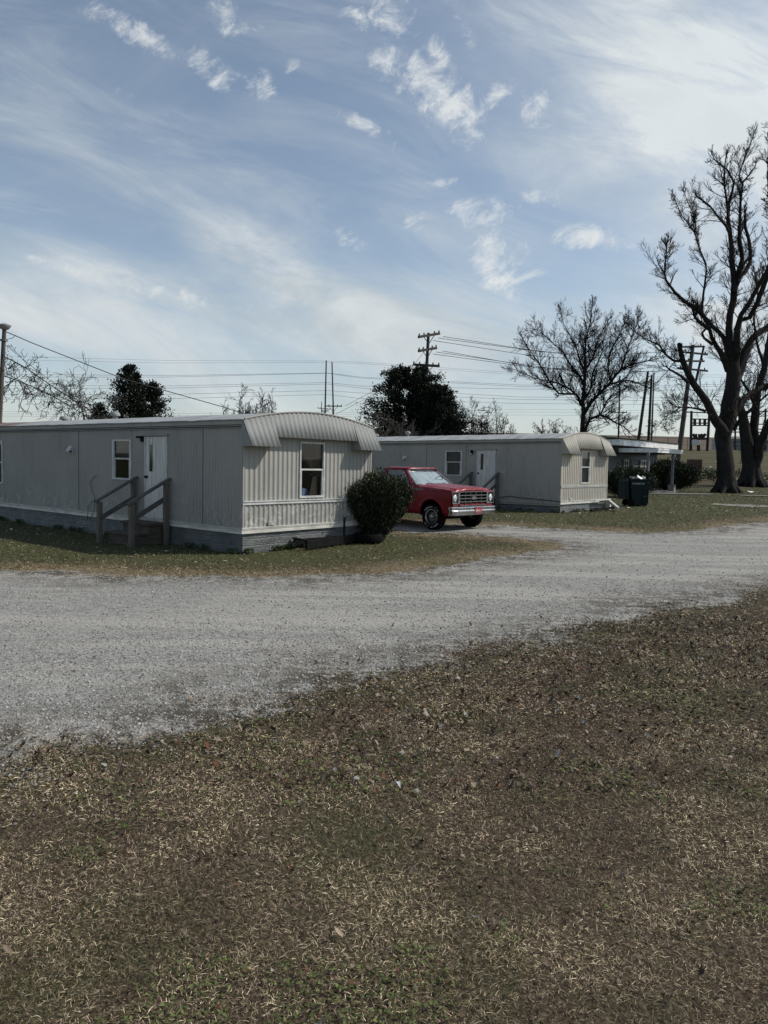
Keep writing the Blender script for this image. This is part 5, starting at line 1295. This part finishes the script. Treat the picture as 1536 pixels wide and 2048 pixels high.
# poles at the right
simple_pole('bare_pole', 'leaning leftmost of the three dark bare poles behind the white-roofed house', 1277, 880, 1296, 743, 95, .19, group='three bare poles')
simple_pole('bare_pole', 'middle of the three dark bare poles behind the white-roofed house', 1297, 880, 1303.5, 750, 96, .17, group='three bare poles')
simple_pole('bare_pole', 'rightmost slim grey one of the three bare poles behind the white-roofed house', 1303, 880, 1308, 745, 105, .12, M_POLE, group='three bare poles')
armed_pole('slim pole with one low crossarm seen through the spreading bare tree', 1237, 872, 1240, 752, 120, .13, [(1222, 824, 1254, 825, .2, .14)])
pr, pb, pt = simple_pole('power_pole', 'thick leaning wooden pole carrying four crossarms left of the huge old tree', 1357, 915, 1386, 690, 78, .24, M_POLE)
pt2 = at(1408, 692, 79)-pb; pb2 = at(1391, 765, 79)-pb; MB().tube([pb2, pt2], [.13, .11], 8).build('second_pole', M_POLED, pr, smooth=60)
for (x0, y0, x1, y1) in ((1358, 694, 1406, 693), (1366, 704, 1415, 709), (1373, 722, 1408, 722.5), (1355, 736, 1415, 742)):
    MB().beam(at(x0, y0, 77.6)-pb, at(x1, y1, 79.2)-pb, .16, .18).build('crossarm', M_POLED, pr)
    for t in (.1, .9): MB().lathe([(.05, 0), (.09, .08), (.05, .14), (0, .25)], Matrix.Translation((at(x0, y0, 77.6)-pb).lerp(at(x1, y1, 79.2)-pb, t)+Vector((0, 0, .1))), 8).build('insulator', M_POLED, pr)
# substation
def sub():
    Y = 112; b = at(1383, 905, Y); gz = tzf(b.x, Y); root = thing('substation_frame', 'steel and timber switch frame with insulators on the far bank', 'substation', (b.x, Y, gz)); o = Vector((b.x, Y, gz))
    L = lambda px, py, dy=0.0: at(px, py, Y+dy)-o
    for x0, y0, x1, y1 in ((1381.5, 907, 1383, 822), (1414, 905, 1419, 824)): MB().tube([L(x0, y0)-Vector((0, 0, .5)), L(x1, y1)], [.22, .19], 8).build('post', M_POLED, root, smooth=60)
    for (x0, y0, x1, y1) in ((1372, 824, 1424, 826), (1383, 838, 1416, 838.5), (1384, 851, 1420, 851), (1383, 846, 1416, 846.5)): MB().beam(L(x0, y0), L(x1, y1), .14, .16).build('beam', M_POLED, root)
    for x in (1388, 1391, 1399, 1400.5, 1408, 1411): MB().beam(L(x, 838), L(x, 851), .16, .16).build('insulator_rod', M_POLED, root)
    for x, xt in ((1391, 1386), (1394, 1391), (1398.5, 1398.5), (1402, 1405), (1405, 1411)): MB().tube([L(x, 877), L(xt, 868)], [.13, .22], 6).build('bushing', M_POLED, root)
    MB().beam(L(1386, 877), L(1411, 878), .8, .25).build('beam', M_POLED, root)
    MB().beam(L(1397, 878), L(1397, 905), .35, .35).build('post', M_POLED, root)
    a = L(1382, 890); c = L(1399, 880.5); MB().box(a.x, c.x, -.5, .5, a.z, c.z).build('switch_box', M_WTRIM, root, bevel=.02)
sub()
def rack():
    Y = 125; b = at(1475, 903, Y); gz = tzf(b.x, Y); root = thing('substation_frame', 'tall lattice of steel bars behind the tree trunks at the right', 'substation', (b.x, Y, gz)); o = Vector((b.x, Y, gz))
    L = lambda px, py: at(px, py, Y)-o
    for x in (1452, 1470, 1512, 1530, 1548): MB().beam(L(x, 908), L(x+1, 818), .22, .22).build('post', M_POLED, root)
    for y in (822, 848, 858, 864, 874, 884): MB().beam(L(1446, y), L(1560, y+.6), .16, .16).build('beam', M_POLED, root)
    for k in range(9): MB().beam(L(1455+12*k, 848), L(1461+12*k, 822), .08, .08).build('brace', M_POLED, root)
    MB().tube([L(1343, 904)+Vector((20, 0, 0)), L(1343, 896)+Vector((20, 0, 0))], .1, 6).build('post', M_POLED, root)
rack()
# far road on the bank, fence, metal building
def strip(name, y0, y1, x0, x1, dz, m):
    P = [[(x, y, tzf(x, y)+dz) for y in (y0, (y0+y1)/2, y1)] for x in np.linspace(x0, x1, 60)]; return MB().grid(P).build(name, m)
tag(strip('far_road', 119, 123, -60, 160, .03, mat('far_asphalt', (.20, .20, .195), .9)), kind='structure')
tag(strip('dirt_path', 66, 68.2, 24, 60, .03, mat('pale_dirt', (.20, .16, .115), .95, col2=(.13, .11, .07), nscale=2)), kind='structure')
def fence():
    root = thing('chain_fence', 'thin dark wire fence along the far bank road', 'fence', (0, 126, tzf(45, 126)))
    m = M_POLED
    for k in range(15):
        x = 30+3.2*k; MB().tube([(x, 0, 0), (x, 0, 2.0)], .04, 5).build('post', m, root)
    MB().tube([(30, 0, 1.98), (75, 0, 1.98)], .03, 4).build('rail', m, root); MB().tube([(30, 0, 1.0), (75, 0, 1.0)], .02, 4).build('rail', m, root)
fence()
def shed():
    a = at(1450, 905, 127); b = at(1600, 903, 127); gz = tzf(a.x, 127); root = thing('metal_shed', 'long grey ribbed metal building beyond the right tree trunks', 'building', (a.x, 127.2, gz))
    W = b.x-a.x; H = 2.0; pts = ringed(0, W, .45, RIB); mb = MB()
    for (p, o1), (q, o2) in zip(pts, pts[1:]): mb.add([(p, -o1*.08, -.4), (q, -o2*.08, -.4), (q, -o2*.08, H), (p, -o1*.08, H)], [(0, 1, 2, 3)])
    mb.build('wall', M_METB, root, smooth=50)
    MB().box(-.1, W, -.15, 5, H, H+.08).build('roof', M_METB, root); MB().box(0, W, 4.9, 5, -.4, H).build('rear_wall', M_METB, root)
    MB().box(-.05, 0.02, 0, 5, -.4, H).build('side_wall', M_METB, root)
shed()
# ------------------------------------------------------------------ house with porch
def house():
    P0 = at(1315.6, 907, 47.5); gz = tzf(P0.x, P0.y); root = thing('house', 'low grey-sided house with white fascia, dark shutters and a columned porch canopy', 'house', (P0.x, P0.y, gz), HOME_RZ)
    z = lambda v: v-gz; S = 3.0
    mb = MB()
    pts = [-.6]+[8.05]
    holes = [(2.05, 2.85), (4.9, 6.65)]
    segs = [(-.6, 2.05), (2.85, 4.9), (6.65, 8.05)]
    def sid(mb, a0, a1, z0, z1):
        n = max(1, int((z1-z0)/.15))
        for i in range(n):
            b0 = z0+(z1-z0)*i/n; b1 = z0+(z1-z0)*(i+1)/n; mb.add([(a0, S-.018, b0), (a1, S-.018, b0), (a1, S, b1), (a0, S, b1)], [(0, 1, 2, 3)]); mb.add([(a0, S, b0), (a1, S, b0), (a1, S-.018, b0), (a0, S-.018, b0)], [(0, 1, 2, 3)])
    for a0, a1 in segs: sid(mb, a0, a1, -.3, z(2.75))
    for a0, a1 in holes: sid(mb, a0, a1, -.3, z(.75)); sid(mb, a0, a1, z(2.25), z(2.75))
    mb.build('front_wall', M_HSID, root)
    MB().box(8.04, 8.06, S, 12, -.3, z(2.75)).build('side_wall', M_HSID, root); MB().box(-.6, 8.0, 11.9, 12, -.3, z(2.75)).build('rear_wall', M_HSID, root); MB().box(-.62, -.6, S, 12, -.3, z(2.75)).build('side_wall', M_HSID, root)
    MB().box(7.93, 8.07, S-.03, S-.02, -.1, z(2.7)).build('corner_board', M_WHITE, root)
    MB().box(-.9, 9.6, S-.9, 12.6, z(3.12), z(3.49)).build('fascia', M_WHITE, root)
    mb = MB(); mb.box(-.95, 9.65, S-.95, 12.65, z(3.494), z(3.57)); mb.add([(-.9, S-.9, z(3.56)), (9.6, S-.9, z(3.56)), (9.6, 12.6, z(3.56)), (-.9, 12.6, z(3.56)), (.9, S+1.6, z(3.86)), (8, S+1.6, z(3.72)), (8, 10, z(3.72)), (.9, 10, z(3.86))], [(0, 1, 5, 4), (1, 2, 6, 5), (2, 3, 7, 6), (3, 0, 4, 7), (4, 5, 6, 7)]); mb.build('roof', M_GREEN, root)
    MB().box(-.6, 9.3, S-.6, 12.3, z(3.09), z(3.117)).build('soffit', M_INT, root)
    MB().box(-.6, 8.0, S-.5, S+.02, z(2.7), z(3.14)).build('frieze', M_INT, root)
    # canopy
    cn = MB(); cn.box(0, 4.4, 0, S+.3, z(2.70), z(2.93)); cn.box(-.03, 4.43, -.03, S, z(2.86), z(2.95)); cn.build('porch_canopy', M_WHITE, root)
    MB().box(.15, 4.25, .15, S, z(2.66), z(2.698)).build('porch_ceiling', M_INT, root)
    for u, s in ((-.35, .45), (2.55, -.05)):
        c = MB(); c.box(u-.075, u+.075, s-.075, s+.075, .48, z(2.68)); c.build('porch_column', M_HSID, root)
        MB().box(u-.19, u+.19, s-.19, s+.19, -.1, .48).build('column_base', M_CONC, root, bevel=.01)
    for a0, a1, nm in ((2.05, 2.85, 1), (4.9, 6.65, 2)):
        f = MB(); f.box(a0, a0+.06, S-.05, S+.02, z(.75), z(2.25)); f.box(a1-.06, a1, S-.05, S+.02, z(.75), z(2.25)); f.box(a0, a1, S-.05, S+.02, z(2.19), z(2.25)); f.box(a0, a1, S-.05, S+.02, z(.75), z(.81))
        for k in range(1, nm*2): x = a0+(a1-a0)*k/(nm*2); f.box(x-.02-.03*(k == nm and nm > 1), x+.02+.03*(k == nm and nm > 1), S-.045, S+.015, z(.81), z(2.19))
        f.box(a0, a1, S-.047, S+.012, z(1.49), z(1.54)); f.box(a0, a1, S-.04, S+.01, z(1.85), z(1.87)); f.box(a0, a1, S-.04, S+.01, z(1.13), z(1.15))
        w = f.build('window_frame', M_WHITE, root); MB().box(a0, a1, S+.02, S+.03, z(.75), z(2.25)).build('window_pane', M_DKGLASS, w)
        for x in (a0-.42, a1+.04): MB().box(x, x+.38, S-.05, S-.02, z(.72), z(2.28)).build('shutter', M_SHUT, root)
    MB().box(-.5, 4.5, -.3, S, -.1, .06).build('porch_floor', M_CONC, root)
house()
# concrete walk from the porch to the old tree
pa = on(1288, 989); pb_ = on(1432, 991); mb = MB(); P = []
for k in range(25):
    p = pa.lerp(pb_, k/24); P.append([(p.x, p.y+d, tzf(p.x, p.y+d)+.07) for d in (0, 1.1)]);
mb.grid(P); mb.grid([[(a[0][0], a[0][1], a[0][2]-.12), a[0]] for a in P]); tag(mb.build('concrete_walk', M_CONC), kind='structure')
pa = on(1490, 993); pb_ = on(1560, 994); mb = MB(); mb.grid([[(pa.lerp(pb_, k/6).x, pa.lerp(pb_, k/6).y+d, pa.lerp(pb_, k/6).z+.05) for d in (0, 1.0)] for k in range(7)]); tag(mb.build('concrete_walk', M_CONC), kind='structure')
# gravel spur right
p1 = on(1425, 1010); p2 = on(1560, 1015); mb = MB(); P = []
for k in range(16):
    p = p1.lerp(p2, k/15); w = .4+1.2*min(1, k/4); P.append([(p.x, p.y-w*.5+rs.randn()*.08, tzf(p.x, p.y-w*.5)+.02), (p.x, p.y+w+rs.randn()*.1, tzf(p.x, p.y+w)+.02)])
mb.grid(P); tag(mb.build('gravel_spur', mat('pale_gravel', (.22, .205, .18), .95, col2=(.10, .09, .07), nscale=3)), kind='structure')
# brick walls and low pierced brick wall
def brickbox(label, x0, x1, yt, yb, Y, th=.5):
    a = at(x0, yb, Y); b = at(x1, yt, Y); o = MB().box(0, b.x-a.x, 0, th, -.5, b.z-a.z).build('brick_wall', M_BRICK, bevel=.01); o.location = (a.x, Y, a.z); tag(o, label, 'brick wall', 'low brick walls past the porch'); return o
brickbox('square dark brick block standing alone left of the huge tree', 1377, 1405, 919, 938, 70)
brickbox('dark brick block just past the porch corner, left of the pierced wall', 1315, 1339, 919, 940, 62)
def pierced():
    a = at(1334, 940, 63); b = at(1372, 927, 63); root = thing('pierced_brick_wall', 'low pierced brick wall ending in a pale post', 'brick wall', (a.x, 63, a.z), 0, 'low brick walls past the porch'); W = b.x-a.x; H = b.z-a.z
    mb = MB(); mb.box(0, W, 0, .25, H-.12, H); mb.box(0, W, 0, .25, -.6, H*.35)
    for k in range(12): x = W*k/12; mb.box(x, x+W/24, .02, .22, H*.35, H-.12)
    mb.build('bricks', M_BRICK, root); MB().box(W, W+.16, -.02, .2, -1.6, H+.02).build('end_post', M_CONC, root)
pierced()
# ------------------------------------------------------------------ wheeled bin
def bin_():
    b = on(1276, 1013); root = thing('wheeled_bin', 'dark green wheeled rubbish bin overfull with white rubbish', 'bin', (b.x, b.y+.25, b.z), R(4))
    M_BIN = mat('dark_green_plastic', (.005, .015, .016), .6, spec=.2)
    # front faces -y (camera), handle side to the left
    def ring(z, hx, hy, x=0): return [Vector((x+sx*hx, sy*hy, z)) for sx, sy in ((-1, -1), (1, -1), (1, 1), (-1, 1))]
    mb = MB(); rs_ = [ring(.03, .30, .30, .03), ring(.16, .32, .32, .02), ring(.70, .37, .35, .0), ring(.70, .40, .37, .0), ring(1.06, .42, .39), ring(1.06, .45, .42), ring(1.12, .45, .42), ring(1.12, .41, .38), ring(.9, .40, .37)]
    for a, c in zip(rs_, rs_[1:]): mb.add(a+c, [(i, (i+1) % 4, 4+(i+1) % 4, 4+i) for i in range(4)])
    mb.add(rs_[0], [(3, 2, 1, 0)]); mb.add(rs_[-1], [(0, 1, 2, 3)]); body = mb.build('body', M_BIN, root, bevel=.012)
    mb = MB(); mb.box(.14, .36, -.345, -.335, .42, .44); mb.box(.33, .35, -.36, -.34, .1, .68); mb.box(.12, .14, -.36, -.34, .1, .68); mb.build('front_ribs', M_BIN, root)
    MB().box(.16, .31, -.352, -.346, .42, .435).build('latch_bar', M_CONC, root)
    # lid thrown back, hanging on the left
    MB().box(-.60, -.46, -.40, .40, .30, 1.08, Matrix.Rotation(R(-2), 4, 'Y')).build('lid', M_BIN, root, bevel=.02)
    mb = MB(); mb.tube([(-.5, -.3, 1.09), (-.55, -.3, 1.12), (-.55, .3, 1.12), (-.5, .3, 1.09)], .018, 6); mb.build('handle', M_BIN, root, smooth=40)
    for y in (-.33, .33):
        w = MB().lathe([(.0, -.03), (.12, -.03), (.14, -.02), (.14, .02), (.12, .03), (0, .03)], Matrix.Translation((-.33, y, .14)) @ Matrix.Rotation(R(90), 4, 'X'), 18).build('wheel', M_RUBBER, root, smooth=40)
    for i, (txt, x, z, s) in enumerate((("ROLLED IN", -.10, .90, .10), ("96", .30, .97, .07))):
        cu = bpy.data.curves.new('bin_lettering', 'FONT'); cu.body = txt; cu.size = s; cu.align_x = 'CENTER'; cu.extrude = .001
        ob = bpy.data.objects.new('tmp', cu); COL.objects.link(ob); dg = bpy.context.evaluated_depsgraph_get(); me = bpy.data.meshes.new_from_object(ob.evaluated_get(dg)); bpy.data.objects.remove(ob)
        me.transform(Matrix.Translation((x, -.402, z)) @ Matrix.Rotation(R(90), 4, 'X')); me.name = 'lettering'; me.materials.append(M_CONC if i else M_WTRIM); o = bpy.data.objects.new('lettering', me); COL.objects.link(o); o.parent = body
    rng = random.Random(4); mb = MB()
    for k in range(14):
        c = Vector((rng.uniform(-.33, .33), rng.uniform(-.32, .3), 1.12+rng.uniform(-.02, .05))); T = Matrix.Translation(c) @ Euler((rng.uniform(-1, 1), rng.uniform(-1, 1), rng.uniform(0, 3))).to_matrix().to_4x4(); s = rng.uniform(.04, .09); mb.box(-s, s, -s*.8, s*.8, -s*.3, s*.3, T)
    o = mb.build('rubbish_pile', mat('mixed_rubbish', (.12, .10, .09), .8, col2=(.45, .43, .42), nscale=7), bevel=.01); o.location = root.location; tag(o, 'mixed dull rubbish heaped in the open top of the green bin', 'rubbish')
    mb = MB(); mb.box(-.13, .13, -.09, .09, -.012, .012, Euler((R(35), R(28), R(10))).to_matrix().to_4x4()); o = mb.build('white_carton', M_PAPER); o.location = root.location+Vector((.02, -.28, 1.17)); tag(o, 'bright white carton sticking out of the green bin', 'carton')
bin_()
# ------------------------------------------------------------------ litter
def scrap(label, px, py, s, seed, h=.02, name='paper_scrap', m=M_PAPER):
    p = on(px, py); rng = random.Random(seed); n = 7; pts = [Vector((s*rng.uniform(.5, 1)*math.cos(6.283*k/n), s*rng.uniform(.4, .9)*math.sin(6.283*k/n), h*rng.uniform(0, 1.6))) for k in range(n)]
    mb = MB(); mb.add([Vector((0, 0, h))]+pts, [(0, 1+k, 1+(k+1) % n) for k in range(n)]); o = mb.build(name, m, thick=.001); o.location = p+Vector((0, 0, .02)); tag(o, label, 'litter', 'scraps of white litter'); return o
scrap('small bright white paper scrap in the middle of the near grass', 793, 1582, .035, 1, .03)
scrap('greyish white crumpled scrap just right of the bright paper scrap', 831, 1593, .03, 2, .015, m=M_CONC)
scrap('white scrap on the gravel below the tip of grass', 986, 1159, .05, 3, .05)
scrap('white scrap on the lawn just right of the pickup', 1015, 1037, .09, 4, .09)
scrap('tiny white scrap at the foot of the left step post', 196, 1084, .04, 5, .03)
scrap('tiny white scrap on the lawn right of the wooden steps', 335, 1106, .05, 6, .02)
scrap('white scrap on the far path beside the huge trunk', 1431, 949, .25, 7, .25)
scrap('white scrap at the foot of the bank left of the huge trunk', 1421, 954, .2, 8, .15)
scrap('tiny white scrap at the grass edge left of the farther home end', 1160, 1029, .06, 9, .04)
scrap('pale scrap among the roots right of the huge trunk', 1502, 987, .3, 10, .1)
scrap('tiny white scrap on the far left lawn', 22, 1062, .05, 11, .03)
# small weeds against the skirting
rngw = np.random.RandomState(8); Pw = []
for (bs, uu, ss, n) in ((BA, (0, 3.6), (-.12, -.02), 2600), (BA, (-.14, -.02), (0, 11), 3000), (BB, (0, 3.6), (-.12, -.02), 900), (BB, (-.12, -.02), (0, 2.5), 500)):
    u = uu[0]+(uu[1]-uu[0])*rngw.rand(n); s = ss[0]+(ss[1]-ss[0])*rngw.rand(n); dens = vnoise(u*2.0, s*2.0, 51, 3) > .48
    for a, b_ in zip(u[dens], s[dens]): q = l2w(bs, a, b_); Pw.append((q.x, q.y, tzf(q.x, q.y)+.08*rngw.rand()**1.5))
Pw = np.array(Pw); V, F, C = leaf_cloud(Pw, rngw.randn(len(Pw), 3)*.5+np.array([0, 0, 1.0]), .05, rngw, (.02, .032, .012), (.055, .075, .028))
tag(np_mesh('weeds', V, [F], M_FOL, C), 'low green weeds growing against the skirting of the homes', 'weeds', kind='stuff')
Pu = []
for (xa, xb, ya, yb, n, hgt) in ((23, 30, 66, 72, 4200, .6), (31.5, 42, 64, 72, 4000, .55)):
    x = xa+(xb-xa)*rngw.rand(n); y = ya+(yb-ya)*rngw.rand(n); k = vnoise(x*.7, y*.7, 61, 3) > .42; x, y = x[k], y[k]
    Pu.append(np.stack([x, y, tz(x, y)+hgt*rngw.rand(len(x))**1.6], 1))
Pu = np.concatenate(Pu); V, F, C = leaf_cloud(Pu, rngw.randn(len(Pu), 3)*.6+np.array([0, 0, .8]), .20, rngw, (.035, .042, .017), (.085, .09, .038))
tag(np_mesh('undergrowth', V, [F], M_FOL, C), 'rough green undergrowth at the foot of the far bank', 'undergrowth', kind='stuff')
print('SCENE BUILT', sum(len(o.data.polygons) for o in bpy.data.objects if o.type == 'MESH'))
